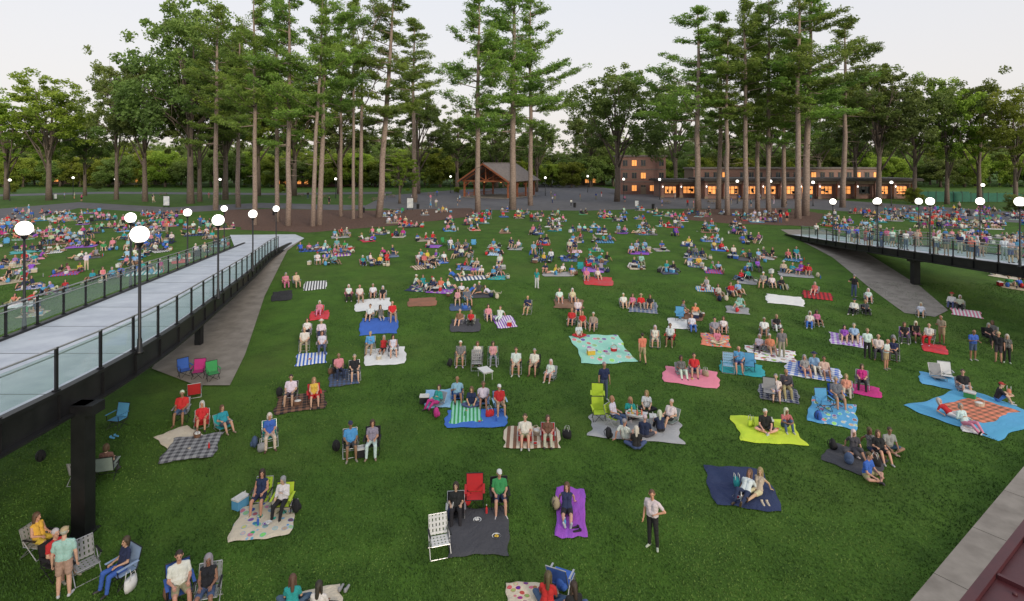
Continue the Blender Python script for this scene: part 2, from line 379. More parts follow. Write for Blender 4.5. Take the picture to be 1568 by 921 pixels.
VAR=[('stand','m','pants','short',None,'short'),('stand','m','shorts','short','cap','short'),('stand','f','pants','long',None,'short'),('hip','m','pants','short',None,'short'),
 ('hip','f','shorts','bob',None,'none'),('hold','m','shorts','bald',None,'short'),('hold','f','pants','bob',None,'long'),('walk','m','shorts','short',None,'short'),('walk','f','dress','long',None,'none'),
 ('chair','m','shorts','short',None,'short'),('chair','m','pants','bald',None,'short'),('chair','m','shorts','short','cap','short'),('chair','f','pants','bob',None,'short'),('chair','f','shorts','long',None,'none'),('chair','f','dress','bob','sun','short'),
 ('chair2','m','pants','short',None,'long'),('chair2','m','shorts','bald',None,'short'),('chair2','f','pants','bob',None,'long'),('chair2','f','dress','long',None,'short'),
 ('low','m','shorts','short',None,'short'),('low','m','pants','short','sun','long'),('low','f','pants','bob',None,'short'),('low','f','shorts','long',None,'short'),
 ('low2','m','shorts','bald',None,'short'),('low2','f','pants','bob',None,'long'),
 ('cross','m','shorts','short',None,'short'),('cross','f','pants','long',None,'short'),('ext','m','pants','short',None,'short'),('ext','f','shorts','long',None,'none'),
 ('knees','m','shorts','short','cap','short'),('knees','f','pants','long',None,'short'),('side','f','dress','long',None,'short'),('side','m','shorts','short',None,'short'),
 ('lie','m','shorts','short',None,'short'),('lie','f','pants','long',None,'short')]
PMESH={}
for v in VAR:
    me,pz=person_mesh('body_'+'_'.join(map(str,v)),*v)
    PMESH.setdefault((v[0],v[1]),[]).append((me,pz,v))
C=dict(w=(.72,.72,.71),k=(.012,.012,.015),n=(.015,.025,.08),r=(.55,.02,.025),p=(.7,.22,.32),y=(.75,.5,.06),t=(.02,.32,.33),b=(.04,.13,.5),l=(.28,.48,.68),g=(.04,.3,.09),m=(.3,.62,.5),e=(.3,.3,.31),c=(.6,.52,.4),o=(.7,.22,.13),v=(.28,.08,.5),d=(.06,.06,.07),h=(.38,.31,.2),j=(.06,.1,.2),q=(.5,.03,.22),z=(.5,.68,.04),s=(.2,.1,.06),u=(.1,.35,.6))
HAIRS=[(.5,.48,.45),(.62,.6,.57),(.3,.28,.27),(.06,.035,.02),(.03,.02,.015),(.12,.07,.035),(.35,.22,.1),(.1,.06,.03)]
SKINS=[(.6,.33,.22),(.55,.3,.2),(.66,.4,.28),(.5,.26,.17),(.62,.36,.25),(.3,.15,.09)]
SHOES=[(.5,.5,.5),(.03,.03,.03),(.12,.07,.04),(.3,.25,.2)]
SHK='wwwwkkknnnrrppbbllgteecomvydqtrwuubr'
PAK='hhjjkddnwejhjch'
# ------------------------------------------------------------------ chairs, blankets and props
M_fab=cloth('chair_fabric','c1',.004)
def chair_camp():
    B=MB(); T=.37
    B.box((0,-.02,T),(.5,.46,.02),0)
    R=Matrix.Rotation(math.radians(-12),3,'X'); B.box((0,.28,T+.27),(.52,.02,.52),0,R)
    for s in (-1,1):
        B.tube([(s*.27,-.27,0),(s*.27,.22,T+.02)],.012,6,1); B.tube([(s*.27,.27,0),(s*.27,-.24,T+.02)],.012,6,1)
        B.tube([(s*.27,-.24,T),(s*.27,-.27,T+.22)],.012,6,1); B.tube([(s*.27,.2,T-.03),(s*.27,.34,T+.55)],.012,6,1)
        B.box((s*.29,-.02,T+.235),(.07,.52,.015),0)
    B.tube([(-.27,-.27,.02),(.27,.27,.3)],.01,6,1);B.tube([(.27,-.27,.02),(-.27,.27,.3)],.01,6,1)
    B.tube([(-.27,-.25,T),(.27,-.25,T)],.012,6,1); B.tube([(-.27,.34,T+.54),(.27,.34,T+.54)],.014,6,1)
    return B.mesh('camp_chair',[M_fab,M_black])
def chair_lawn():
    B=MB();T=.38
    for i in range(5): B.box((-.2+.1*i,-.02,T+.003),(.07,.46,.008),0)
    for i in range(4): B.box((0,-.2+.12*i,T+.012),(.48,.06,.006),0)
    R=Matrix.Rotation(math.radians(-14),3,'X')
    for i in range(5): B.box((-.2+.1*i,.29,T+.28),(.07,.008,.52),0,R)
    for i in range(4): B.box((0,.222+.035*i,T+.08+.13*i),(.5,.006,.06),0,R)
    for s in (-1,1):
        B.tube([(s*.26,.2,T-.01),(s*.26,.35,T+.54)],.013,6,1)
        B.tube([(s*.26,.22,T),(s*.26,-.24,T),],.013,6,1)
        B.tube([(s*.29,.3,.0),(s*.29,-.2,T+.23)],.013,6,1);B.tube([(s*.29,-.25,.0),(s*.29,.2,T+.23)],.013,6,1)
        B.box((s*.29,-.01,T+.24),(.05,.42,.018),2)
    B.tube([(-.26,.352,T+.54),(.26,.352,T+.54)],.013,6,1);B.tube([(-.26,-.245,T),(.26,-.245,T)],.013,6,1)
    B.tube([(-.29,-.25,.015),(.29,-.25,.015)],.012,6,1);B.tube([(-.29,.3,.015),(.29,.3,.015)],.012,6,1)
    return B.mesh('lawn_chair',[M_fab,M_alu,M_black])
def chair_low():
    B=MB();T=.17
    R1=Matrix.Rotation(math.radians(-8),3,'X'); B.box((0,-.03,T),(.52,.5,.015),0,R1)
    R=Matrix.Rotation(math.radians(-24),3,'X'); B.box((0,.34,T+.27),(.52,.015,.58),0,R)
    for s in (-1,1):
        B.tube([(s*.27,-.28,.02),(s*.27,-.27,T+.02),(s*.27,.22,T-.03),(s*.27,.47,T+.55)],.012,6,1)
        B.tube([(s*.28,-.1,0.01),(s*.28,.34,.012),(s*.28,.05,T+.2)],.011,6,1)
        B.box((s*.29,.05,T+.21),(.05,.38,.02),1)
    B.tube([(-.27,.47,T+.55),(.27,.47,T+.55)],.013,6,1);B.tube([(-.27,-.28,.02),(.27,-.28,.02)],.012,6,1);B.tube([(-.28,.34,.012),(.28,.34,.012)],.011,6,1)
    return B.mesh('beach_chair',[M_fab,M_alu])
CH={'camp':(chair_camp(),.37),'lawn':(chair_lawn(),.38),'low':(chair_low(),.17)}
CNM={'camp':'camp_chair','lawn':'lawn_chair','low':'beach_chair'}
def chair(kind,x,y,col,rot,sc=1):
    X,Y,Z=survey(x,y); me,st=CH[kind]
    o=link(CNM[kind],me,(X,Y,Z),rot,(sc,sc,sc)); o['c1']=C[col]; return o
def face(X,Y): return -math.atan2(X,Y)*.9
def put(X,Y,Z,pose,g,shirt,pants,ch=None,rot=0,hint=None,chk=None):
    opts=PMESH.get((pose,g)) or PMESH[(pose,'m' if g=='f' else 'f')]
    if hint: 
        oo=[q for q in opts if hint in q[2]]; opts=oo or opts
    me,pz,v=rng.choices(opts,[.3 if q[2][4] else 1 for q in opts])[0]
    g=v[1]; who={'m':'man','f':'woman'}[g]
    nm={'stand':'standing_','hip':'standing_','hold':'standing_','walk':'walking_','lie':'reclining_'}.get(pose,'seated_')+who
    ro=face(X,Y)+math.radians(rot); sc=(.95 if g=='f' else 1.0)*rng.uniform(.96,1.04)
    mir=1 if rng.random()<.5 or hint else -1
    o=link(nm,me,(X,Y,Z),ro,(sc*mir,sc,sc))
    vr=lambda c,a=.15:tuple(max(.005,min(.8,x*rng.uniform(1-a,1+a))) for x in c)
    o['shirt']=vr(C[shirt]); o['pants']=vr(C[pants]); o['hair']=vr(rng.choice(HAIRS)); o['skin']=vr(rng.choice(SKINS),.08); o['shoe']=vr(rng.choice(SHOES))
    o['hat']=rng.choice([(.65,.62,.55),(.7,.7,.7),(.02,.03,.08),(.4,.03,.03),(.45,.35,.2)])
    if ch:
        k=chk or ('low' if pose.startswith('low') else rng.choice(['camp','lawn']))
        me,st=CH[k]; zs=max(.7,min(1.4,(pz-.125)*sc/st))
        c=link(CNM[k],me,(X,Y,Z),ro,(1,1,zs)); c['c1']=vr(C[ch])
    return o
def blanket_mats():
    out=[]
    for kind in ('plain','stripe','plaid','floral'):
        m,nt,b=newmat('blanket_'+kind); a=oattr(nt,'c1'); c=oattr(nt,'c2'); tc=N(nt,'ShaderNodeTexCoord')
        def wave(d,s,lo=.45,hi=.52):
            w=N(nt,'ShaderNodeTexWave',bands_direction=d); w.inputs['Scale'].default_value=s; nt.links.new(tc.outputs['Object'],w.inputs['Vector']); return ramp(nt,w.outputs['Fac'],[(lo,0.0),(hi,1.0)])
        if kind=='plain': out_c=mixc(nt,ramp(nt,noise(nt,3,3),[(.3,0.0),(.8,.25)]),a,c)
        elif kind=='stripe': out_c=mixc(nt,wave('X',2.6),a,c)
        elif kind=='plaid':
            x=mixc(nt,wave('X',2.2,.5,.55),a,c); y=mixc(nt,wave('Y',2.2,.5,.55),a,c); out_c=mixc(nt,.5,x,y)
        else:
            v=N(nt,'ShaderNodeTexVoronoi'); v.inputs['Scale'].default_value=7; nt.links.new(tc.outputs['Object'],v.inputs['Vector'])
            out_c=mixc(nt,ramp(nt,v.outputs['Distance'],[(.34,0.0),(.4,1.0)]),c,a)
            hs=N(nt,'ShaderNodeHueSaturation'); hs.inputs['Saturation'].default_value=1.1; hs.inputs['Value'].default_value=.7; nt.links.new(v.outputs['Color'],hs.inputs['Color'])
            out_c=mixc(nt,ramp(nt,v.outputs['Distance'],[(.3,.85),(.36,0.0)]),out_c,hs.outputs[0])
        nt.links.new(out_c,b.inputs['Base Color']); b.inputs['Roughness'].default_value=.95
        bump(nt,b,noise(nt,5,4,.6,dist=1.5),.06,1.0)
        out.append(m)
    return out
BMATS=dict(zip('pstf',blanket_mats()))
BMESH={}
for k,m in BMATS.items():
    for i in range(3):
        B=MB(); n=22; r=NP.rand(6)*6; vs=[]
        for a in range(n+1):
            for b in range(n+1):
                x=a/n-.5;y=b/n-.5; ex=1+.05*math.sin(7*y+r[0])+.025*math.sin(17*y+r[1]); ey=1+.05*math.sin(6*x+r[2])+.02*math.sin(19*x+r[4])
                z=.014+.014*(1+math.sin(9*x+6*y+r[1])*math.sin(7*y-5*x+r[3]))+.012*abs(math.sin(14*x-11*y+r[4]+2*math.sin(5*y+r[5])))+.006*NP.rand()
                if a in(0,n) or b in (0,n): z=.004
                vs.append((x*ex,y*ey,z))
        B.add(vs,[(a*(n+1)+b,(a+1)*(n+1)+b,(a+1)*(n+1)+b+1,a*(n+1)+b+1) for a in range(n) for b in range(n)],0)
        me=B.mesh('blanket',[m],True); BMESH.setdefault(k,[]).append(me)
def tilt(o,Y):
    s=(zt(Y+.5)-zt(Y-.5)); ang=math.atan(s)
    o.matrix_world=Matrix.Translation(o.location)@Matrix.Rotation(ang,4,'X')@Matrix.Rotation(o.rotation_euler.z,4,'Z')@Matrix.Diagonal((*o.scale,1))
def blanket_w(X,Y,w,d,pat,c1,c2,rot,name='picnic_blanket'):
    o=link(name,rng.choice(BMESH[pat]),(X,Y,zt(Y)+.03+rng.uniform(0,.006)),math.radians(rot)+face(X,Y),(w,d,1)); tilt(o,Y)
    o['c1']=C[c1];o['c2']=C[c2]; return o
def blanket(x0,y0,x1,y1,pat,c1,c2,rot=0,name='picnic_blanket'):
    ym=(y0+y1)/2; X,Y,Z=survey((x0+x1)/2,ym); ya=survey(0,y0)[1]; yb=survey(0,y1)[1]
    return blanket_w(X,(ya+yb)/2,(x1-x0)*Y/F,(ya-yb),pat,c1,c2,rot,name)
def props():
    P={}
    B=MB(); B.box((0,0,.14),(.42,.28,.28),0); B.box((0,0,.305),(.44,.3,.05),1); B.tube([(-.2,0,.33),(-.2,0,.4),(.2,0,.4),(.2,0,.33)],.012,6,1); P['cooler']=B
    B=MB(); B.ell((0,0,.2),(.16,.12,.22),0); B.ell((0,-.11,.13),(.11,.06,.1),0)
    for s in(-1,1): B.tube([(s*.07,.1,.36),(s*.08,.17,.25),(s*.07,.12,.08)],.013,6,1)
    B.tube([(-.03,.04,.41),(0,.04,.45),(.03,.04,.41)],.01,6,1); P['backpack']=B
    B=MB(); B.tube([(0,0,0),(0,0,.12),(0,0,.3)],[.17,.2,.18],10,0,True,.45)
    for s in(-1,1): B.tube([(-.1,s*.07,.29),(-.06,s*.07,.46),(.06,s*.07,.46),(.1,s*.07,.29)],.009,6,1)
    P['tote_bag']=B
    B=MB(); B.tube([(0,0,0),(0,0,.2),(0,0,.24),(0,0,.29)],[.035,.035,.014,.014],10,0); B.tube([(0,0,.29),(0,0,.31)],.017,8,1); P['bottle']=B
    B=MB(); B.tube([(0,0,.03),(0,0,.035),(0,0,.05)],[.06,.11,.13],14,1,False); B.tube([(0,0,.028),(0,0,.032)],.1,14,1)
    for i in range(5): B.ell((rng.uniform(-.05,.05),rng.uniform(-.05,.05),.055),(.025,.03,.02),0,None,8,5)
    P['food_plate']=B
    B=MB() 
    for s in (-1,1): B.tcap((s*.08,-.1,.04),(s*.08,.1,.045),.035,.045,8,0,.9); B.tube([(s*.08,.09,.06),(s*.08,.11,.1)],[.045,.04],8,0)
    P['pair_of_shoes']=B
    B=MB(); B.tube([(0,0,.0),(0,0,.2)],[.16,.2],12,0,True,.7); B.tube([(-.19,0,.2),(-.17,0,.33),(0,0,.4),(.17,0,.33),(.19,0,.2)],.012,6,0); B.ell((.03,0,.2),(.16,.11,.05),1,None,10,6); P['picnic_basket']=B
    B=MB(); B.box((0,0,.42),(.8,.55,.03),0)
    for x in(-.36,.36):
        for y in (-.22,.22): B.tube([(x,y,0),(x,y,.41)],.014,6,1)
    B.box((0,0,.36),(.76,.5,.02),1); P['folding_table']=B
    M_p2=nmat('prop_trim',(.5,.5,.5),(.65,.65,.63),5,.6)
    return {k:b.mesh(k,[M_fab,M_p2 if k!='backpack' else M_black],k in('backpack','tote_bag','pair_of_shoes')) for k,b in P.items()}
PR=props()
def prop(k,X,Y,col,rot=None,dz=0,sc=1):
    o=link(k,PR[k],(X,Y,zt(Y)+.035+dz),rng.uniform(0,6.28) if rot is None else rot,(sc,)*3); o['c1']=C[col]; return o
def prop_px(k,x,y,col,**kw): X,Y,Z=survey(x,y); return prop(k,X,Y,col,**kw)

# ------------------------------------------------------------------ explicit groups
PE=[
(60,848,'chair','f','y','y','e',45,'shorts'),(88,880,'chair','m','r','h','k',35,'shorts'),(98,914,'stand','m','m','h','',165,'shorts'),(188,892,'chair','f','n','b','l',-60,'pants'),
(125,738,'chair','f','w','w','e',150,'dress'),(164,732,'chair','f','s','d','e',165,'pants'),
(275,925,'chair','m','w','h','b',10,None),(318,928,'chair','f','k','j','e',-10,'long'),(447,938,'cross','f','t','j','',170,None),(487,950,'cross','f','w','k','',160,None),
(838,936,'cross','f','r','j','',165,None),(880,952,'cross','f','k','j','',200,None),
(400,779,'chair','f','n','n','z',-18,'shorts'),(433,786,'chair2','f','w','k','z',-15,'pants'),
(537,697,'chair','m','u','d','k',5,'shorts'),(570,694,'chair','f','e','w','k',-5,'pants'),
(278,645,'chair','m','r','j','e',-12,'shorts'),(309,652,'low','f','r','r','r',0,None),(343,657,'low','f','t','j','t',25,None),
(413,682,'chair','f','b','c','t',5,'pants'),(445,618,'chair','m','w','d','k',-10,None),(481,619,'chair','f','y','r','r',5,'shorts'),
(466,536,'chair','m','w','h','e',-5,None),(493,540,'chair','f','w','j','e',5,'pants'),(470,512,'low','f','w','k','e',0,None),(492,515,'low','m','w','n','e',0,None),
(519,578,'chair','m','p','n','k',-5,None),(543,581,'chair','m','k','d','k',5,None),(489,481,'low','f','p','p','r',0,None),
(438,440,'chair','f','p','p','p',0,'pants'),(454,440,'chair','m','c','h','e',0,None),(534,460,'chair','f','w','k','p',0,None),(551,462,'chair','m','w','h','e',0,None),(571,455,'low','m','w','k','e',0,None),(586,457,'low','f','k','k','e',0,None),
(566,489,'low','m','w','k','e',0,None),(583,488,'ext','f','k','e','',0,None),(601,491,'chair','m','r','h','b',0,None),
(567,540,'chair2','m','u','h','e',0,None),(587,538,'ext','f','r','k','',0,None),(602,545,'chair','f','w','w','e',0,'long'),
(705,558,'chair','m','d','h','e',0,None),(731,556,'chair','f','w','k','e',0,'pants'),(755,557,'chair','f','p','e','g',0,'pants'),(790,571,'chair','m','w','c','k',0,'shorts'),(818,571,'chair','m','w','h','k',0,'shorts'),(842,580,'low','f','w','w','e',-10,None),
(703,497,'low','m','s','j','e',0,None),(721,497,'low','f','r','k','e',0,None),(748,489,'low','f','p','j','e',0,None),(765,489,'ext','m','w','w','',0,None),
(668,622,'low2','f','t','q','e',-35,None),(722,622,'cross','f','n','j','',0,None),(740,620,'low','m','w','k','l',0,None),(765,632,'chair','m','r','h','l',10,'shorts'),(700,612,'low2','m','l','j','b',0,None),
(804,676,'low','m','w','h','r',0,'shorts'),(839,675,'low','f','s','c','r',0,None),
(698,790,'low','f','k','k','k',0,'pants'),(765,779,'chair','m','g','n','k',5,'shorts'),(868,787,'ext','f','n','k','',0,'shorts'),
(999,838,'hip','m','w','k','',-25,'pants'),(925,613,'stand','m','n','j','',20,'pants'),
(958,680,'side','m','w','h','',150,None),(987,672,'cross','m','n','d','',170,None),(1012,664,'knees','f','n','k','',200,None),(1025,648,'low','m','w','k','e',-30,'shorts'),(965,640,'cross','f','t','k','',0,None),(940,652,'chair','f','w','j','z',60,'pants'),(990,628,'cross','f','w','k','',0,None),(975,690,'cross','f','k','j','',190,None),
(1141,762,'lie','f','w','n','',-20,None),(1160,758,'ext','f','c','c','',-30,None),
(1171,660,'cross','m','k','d','',10,None),(1202,657,'knees','f','r','j','',20,None),(1281,622,'chair','m','n','e','b',20,None),
(1308,698,'side','f','d','k','',10,None),(1335,692,'ext','f','k','n','',20,None),(1360,690,'cross','m','e','j','',30,None),(1327,733,'cross','m','b','h','',60,None),(1348,700,'low','f','k','k','',20,None),
(1188,608,'low','m','w','w','e',0,None),(1204,607,'chair2','m','d','h','e',0,None),(1233,573,'low','f','e','c','b',0,None),(1248,570,'low','m','l','w','e',0,None),(1263,576,'low','m','c','w','e',0,None),
(1044,575,'low','f','k','w','e',0,None),(1063,573,'low','m','r','j','e',0,None),(1131,568,'chair2','m','u','j','e',0,None),
(984,557,'walk','m','o','h','',175,None),(1003,530,'chair','f','w','c','e',0,None),(1026,528,'chair','m','w','k','r',0,None),
(875,496,'low','m','r','j','e',0,None),(892,500,'low','f','r','c','e',0,None),(908,503,'low','m','h','j','e',0,None),(886,516,'cross','f','w','r','',0,None),(885,484,'chair','m','w','j','r',0,None),
(1060,505,'low','f','w','b','e',0,None),(1095,512,'low','m','e','e','e',0,None),(1108,508,'low','f','w','k','e',0,None),(1098,526,'cross','f','p','c','',0,None),
(1162,537,'low','f','w','d','e',0,None),(1180,540,'low','m','o','h','e',0,None),(1197,549,'stand','m','d','h','',0,None),(1190,505,'low','f','k','w','e',0,None),(1170,512,'low','m','w','e','e',0,None),
(1293,522,'low','f','v','e','e',0,None),(1308,522,'low','m','l','k','e',0,None),(1328,549,'stand','m','w','k','',20,None),(1357,566,'hold','m','w','h','',60,None),(1345,548,'chair','m','w','d','k',0,None),(1368,550,'chair','f','n','d','k',0,None),
(1385,524,'chair','f','k','d','v',0,None),(1403,522,'chair','f','k','p','k',0,None),(1422,527,'chair','m','w','r','e',0,None),(1442,527,'hold','m','h','h','',-40,None),
(1490,552,'hold','m','b','j','',40,None),(1529,555,'stand','m','k','d','',0,None),(1542,556,'stand','f','k','k','',0,None),(1519,515,'low','f','k','d','e',0,None),
(1296,604,'low','f','o','c','e',0,None),(1320,596,'chair','f','q','k','e',10,'pants'),(1478,655,'low2','f','w','p','',40,None),(1476,600,'low','m','k','w','e',10,'shorts'),(1527,617,'knees','m','k','b','',100,None),(1455,640,'lie','f','r','w','',60,None),
(1410,484,'low','f','w','l','e',0,None),(1457,470,'low','m','w','j','e',0,None),(1470,473,'low','f','c','k','e',0,None),(1308,455,'hip','m','k','j','',160,None),(1307,480,'low','m','w','k','k',0,None),(1326,480,'low','f','d','k','k',0,None),(1247,450,'low','f','r','r','e',0,None),
(808,480,'chair2','m','n','h','e',0,None),(822,442,'stand','f','t','w','',170,None),(857,462,'low','m','w','h','e',0,None),(877,462,'low','f','c','e','e',0,None),(898,428,'low','m','p','e','e',0,None),(916,427,'low','f','w','h','e',0,None),
(955,470,'low','m','w','c','e',0,None),(968,470,'low','f','p','r','e',0,None),(982,471,'low','m','r','h','e',0,None),(995,472,'low','f','k','e','e',0,None),
(1250,363,'stand','m','w','k','',0,'pants'),(1240,500,'low','f','w','b','e',0,None),(1252,497,'low','f','q','k','e',0,None),(1515,525,'chair','f','k','k','k',20,None),
(1330,462,'low','f','w','k','e',0,None),(1195,342,'stand','f','r','j','',0,None),(1205,340,'stand','m','r','k','',0,None),
]
for (x,y,pose,g,sh,pa,ch,rot,hint) in PE:
    X,Y,Z=survey(x,y); put(X,Y,Z+(.035 if pose in('cross','ext','lie','knees','side') else 0),pose,g,sh,pa,ch or None,rot+(rng.gauss(0,9) if y<600 else 0),hint)
BL=[(362,770,447,828,'f','c','u',-8),(250,655,300,690,'p','c','w',25),(258,668,330,708,'t','e','d',-10),(425,603,496,632,'t','s','k',0),(455,541,498,560,'s','b','w',0),(505,566,550,592,'t','j','d',0),(475,477,503,491,'p','r','p',0),(466,431,499,445,'s','w','d',0),(417,446,446,462,'p','k','d',0),
(545,458,597,477,'p','w','e',0),(552,487,608,513,'p','b','n',0),(560,533,620,560,'p','w','e',0),(690,490,735,510,'p','d','k',0),(757,484,788,503,'s','v','w',10),(683,628,775,656,'p','b','u',0),(690,616,737,650,'s','g','m',0),(772,655,857,688,'s','c','s',0),
(687,779,778,853,'p','d','k',0),(852,748,897,825,'p','v','q',0),(882,514,960,557,'f','m','w',12),(905,640,1040,676,'p','e','w',0),(1088,716,1182,781,'p','n','j',10),(1130,640,1220,681,'p','z','y',12),(1245,612,1308,656,'f','u','w',-5),(1272,686,1346,727,'p','d','k',-20),
(1165,592,1220,617,'t','n','e',0),(1208,558,1282,583,'t','b','w',-5),(1018,565,1098,592,'p','p','o',-3),(1105,556,1167,576,'p','t','u',0),(963,463,1006,480,'t','j','e',0),(1075,512,1116,532,'f','o','u',0),(1024,489,1062,505,'p','w','e',0),(1275,512,1322,532,'t','v','w',0),(1416,527,1447,543,'p','r','p',0),
(1300,590,1345,608,'p','q','r',0),(1415,573,1468,597,'p','u','l',0),(1443,599,1562,672,'p','u','t',-30),(1468,608,1530,652,'t','o','s',-30),(895,425,938,438,'p','r','t',0),(849,459,893,473,'p','s','h',0),(625,457,668,470,'p','s','o',0),(1462,474,1498,487,'s','p','w',0),(1176,453,1228,468,'p','w','c',0),(1145,533,1215,555,'f','w','r',0),
(775,895,855,950,'f','c','r',0),(425,905,520,960,'p','c','e',0),(650,598,692,626,'p','l','u',0),(1232,447,1272,460,'t','r','k',0),(1475,655,1500,666,'p','w','e',0)]
for b in BL:
    o=blanket(*b[:7],rot=b[7])
    if b[0] in (258,690,1468): o.location.z+=.03
for (k,x,y,c,r) in [('camp',283,578,'b',20),('camp',304,580,'q',-10),('camp',326,583,'g',15),('low',298,606,'r',180),('camp',180,655,'u',-40),('lawn',131,885,'e',20),('camp',727,777,'r',0),('lawn',673,848,'w',10),('camp',917,645,'z',10),('camp',915,622,'z',0),('lawn',1115,570,'l',0),('camp',1147,570,'u',0),('camp',1262,630,'u',25),('camp',1041,492,'u',0),('low',1437,583,'e',20),('low',1449,580,'w',10),('lawn',730,566,'e',0),('low',860,895,'b',160),('camp',1178,612,'e',0)]:
    X,Y,Z=survey(x,y); chair(k,x,y,c,face(X,Y)+math.radians(r))
for k,x,y,c in [('folding_table',743,580,'w'),('cooler',368,778,'u'),('backpack',453,786,'k'),('backpack',515,692,'k'),('backpack',390,686,'j'),('tote_bag',402,692,'e'),('tote_bag',200,905,'w'),('cooler',780,500,'r'),('backpack',428,608,'k'),('tote_bag',508,574,'s'),('backpack',62,708,'k'),('pair_of_shoes',527,905,'e'),('picnic_basket',822,668,'c'),('food_plate',731,800,'w'),('bottle',745,790,'r'),('folding_table',975,650,'w'),('cooler',1000,650,'w'),('backpack',932,672,'k'),('backpack',689,562,'k'),('cooler',1175,655,'k'),('backpack',1275,690,'k'),('tote_bag',263,918,'s'),('pair_of_shoes',665,808,'k'),('cooler',552,700,'k'),('backpack',851,782,'h'),('pair_of_shoes',1478,650,'r'),('backpack',860,905,'b'),('bottle',712,640,'g'),('food_plate',700,640,'c'),('food_plate',1190,660,'o'),('bottle',395,808,'b'),('food_plate',410,805,'w'),('food_plate',925,540,'r'),('food_plate',1060,583,'y'),('pair_of_shoes',175,672,'u'),('tote_bag',1545,608,'o'),('backpack',1368,524,'e'),('tote_bag',1128,748,'t'),('pair_of_shoes',1172,775,'c'),('picnic_basket',302,672,'s'),('bottle',320,690,'r'),('food_plate',290,690,'c'),('picnic_basket',455,622,'s'),('backpack',715,775,'r'),('pair_of_shoes',882,815,'k'),('tote_bag',1150,655,'z'),('backpack',1253,645,'b'),('picnic_basket',1500,625,'c'),('cooler',1485,612,'g'),('tote_bag',750,640,'r'),('backpack',668,640,'q'),('food_plate',475,552,'r'),('picnic_basket',580,552,'c'),('food_plate',820,682,'r'),('tote_bag',868,672,'k'),('cooler',905,545,'y'),('picnic_basket',940,540,'r'),('food_plate',1240,578,'o'),('tote_bag',1080,578,'h'),('food_plate',760,825,'y'),('tote_bag',690,795,'n'),('bottle',865,810,'u'),('food_plate',1128,765,'r'),('bottle',1135,770,'w'),('tote_bag',1340,715,'k'),('backpack',1300,712,'j'),('food_plate',735,648,'r'),('bottle',760,648,'b'),('food_plate',715,632,'o'),('cooler',650,618,'k')]: prop_px(k,x,y,c)
for i in range(14):
    X,Y,Z=survey(975,650); prop(rng.choice(['bottle','food_plate']),X+rng.uniform(-.35,.35),Y+rng.uniform(-.2,.2),rng.choice('wrygo'),dz=.4)

# ------------------------------------------------------------------ crowd
occ=[(p[0],p[1]) for p in PE]
RE=[(-10,0),(-12.8,10),(-12.9,14.1),(-13.35,20.1),(-16.1,30.3),(-19.4,41.5),(-24,56),(-25.3,64)]
LE=[(-16,0),(-17.8,10),(-18.3,14),(-19.2,20),(-21.7,30.3),(-24.8,41.5),(-28.6,56),(-30.4,64)]
def lerpE(E,Y):
    for a,b in zip(E,E[1:]):
        if Y<=b[1]: t=(Y-a[1])/(b[1]-a[1]); return a[0]+(b[0]-a[0])*t
    return E[-1][0]
def group(X,Y,n):
    th=face(X,Y)+rng.uniform(-.4,.4); ca,sa=math.cos(th),math.sin(th)
    style=rng.random(); bl=rng.random()<.6
    W=n*.72
    for i in range(n):
        dx=(i-(n-1)/2)*rng.uniform(.66,.85); dy=rng.uniform(-.35,.35); x=X+dx*ca-dy*sa; y=Y+dx*sa+dy*ca
        g=rng.choice('mf')
        if style<.55: pose=rng.choice(['low','low','low2','chair','chair2','low2']); ch=rng.choice('ekbrgnetldu')
        else: pose=rng.choice(['cross','ext','knees','side','lie','lie','ext']); ch=None; bl=True
        put(x,y,zt(y)+(0 if ch else .035),pose,g,rng.choice(SHK),rng.choice(PAK),ch,rng.gauss(0,24) if ch else rng.gauss(0,50))
    if bl:
        f=.55; bx=X+sa*f; by=Y-ca*f
        blanket_w(bx,by,max(1.5,W*.95),rng.uniform(1.4,1.9),rng.choice('ppstpf'),rng.choice('rbwentucskpvgdhej'),rng.choice('wkecnb'),rng.uniform(-18,18))
    for _ in range(rng.choice([2,3,3,4])):
        dx=rng.uniform(-W*.7,W*.7); dy=rng.uniform(-1.2,-.4); prop(rng.choice(['cooler','backpack','tote_bag','food_plate','picnic_basket','bottle']),X+dx*ca-dy*sa,Y+dx*sa+dy*ca,rng.choice('kwbrnecsu'))
    if rng.random()<.06:
        c=link('camp_chair',CH['camp'][0],(X+W*.5+.6,Y+.2,zt(Y+.2)),th+rng.uniform(-.5,.5)); c['c1']=C[rng.choice('brugkt')]
    if rng.random()<.05: put(X+1,Y+.8,zt(Y+.8),rng.choice(['stand','hip','hold']),rng.choice('mf'),rng.choice(SHK),rng.choice(PAK),None,rng.gauss(0,60))
def fill(rows,skip=.12):
    for y,x0,x1,step in rows:
        x=x0+rng.uniform(0,step*.5)
        while x<x1:
            yy=y+rng.uniform(-6,6)*(y-250)/100
            ok=all(abs(ox-x)>step*.62 or abs(oy-yy)>(y-250)*.085 for ox,oy in occ)
            if ok and rng.random()>skip:
                X,Y,Z=survey(x,yy); group(X,Y,rng.choice([1,2,2,2,3,3,4]))
            x+=step*rng.uniform(.7,1.4)
fill([(327,600,1200,23),(335,580,1195,28),(344,600,1195,31),(353,565,1190,35),(363,505,1180,39),(375,600,1170,43),(388,640,1200,47),(402,650,1250,51),(417,645,1240,56),(433,640,1230,62),(448,650,1240,68),(463,680,1240,84)],.16)
fill([(378,470,600,55),(385,510,600,60),(404,480,600,75),(480,1020,1290,80)],.2)
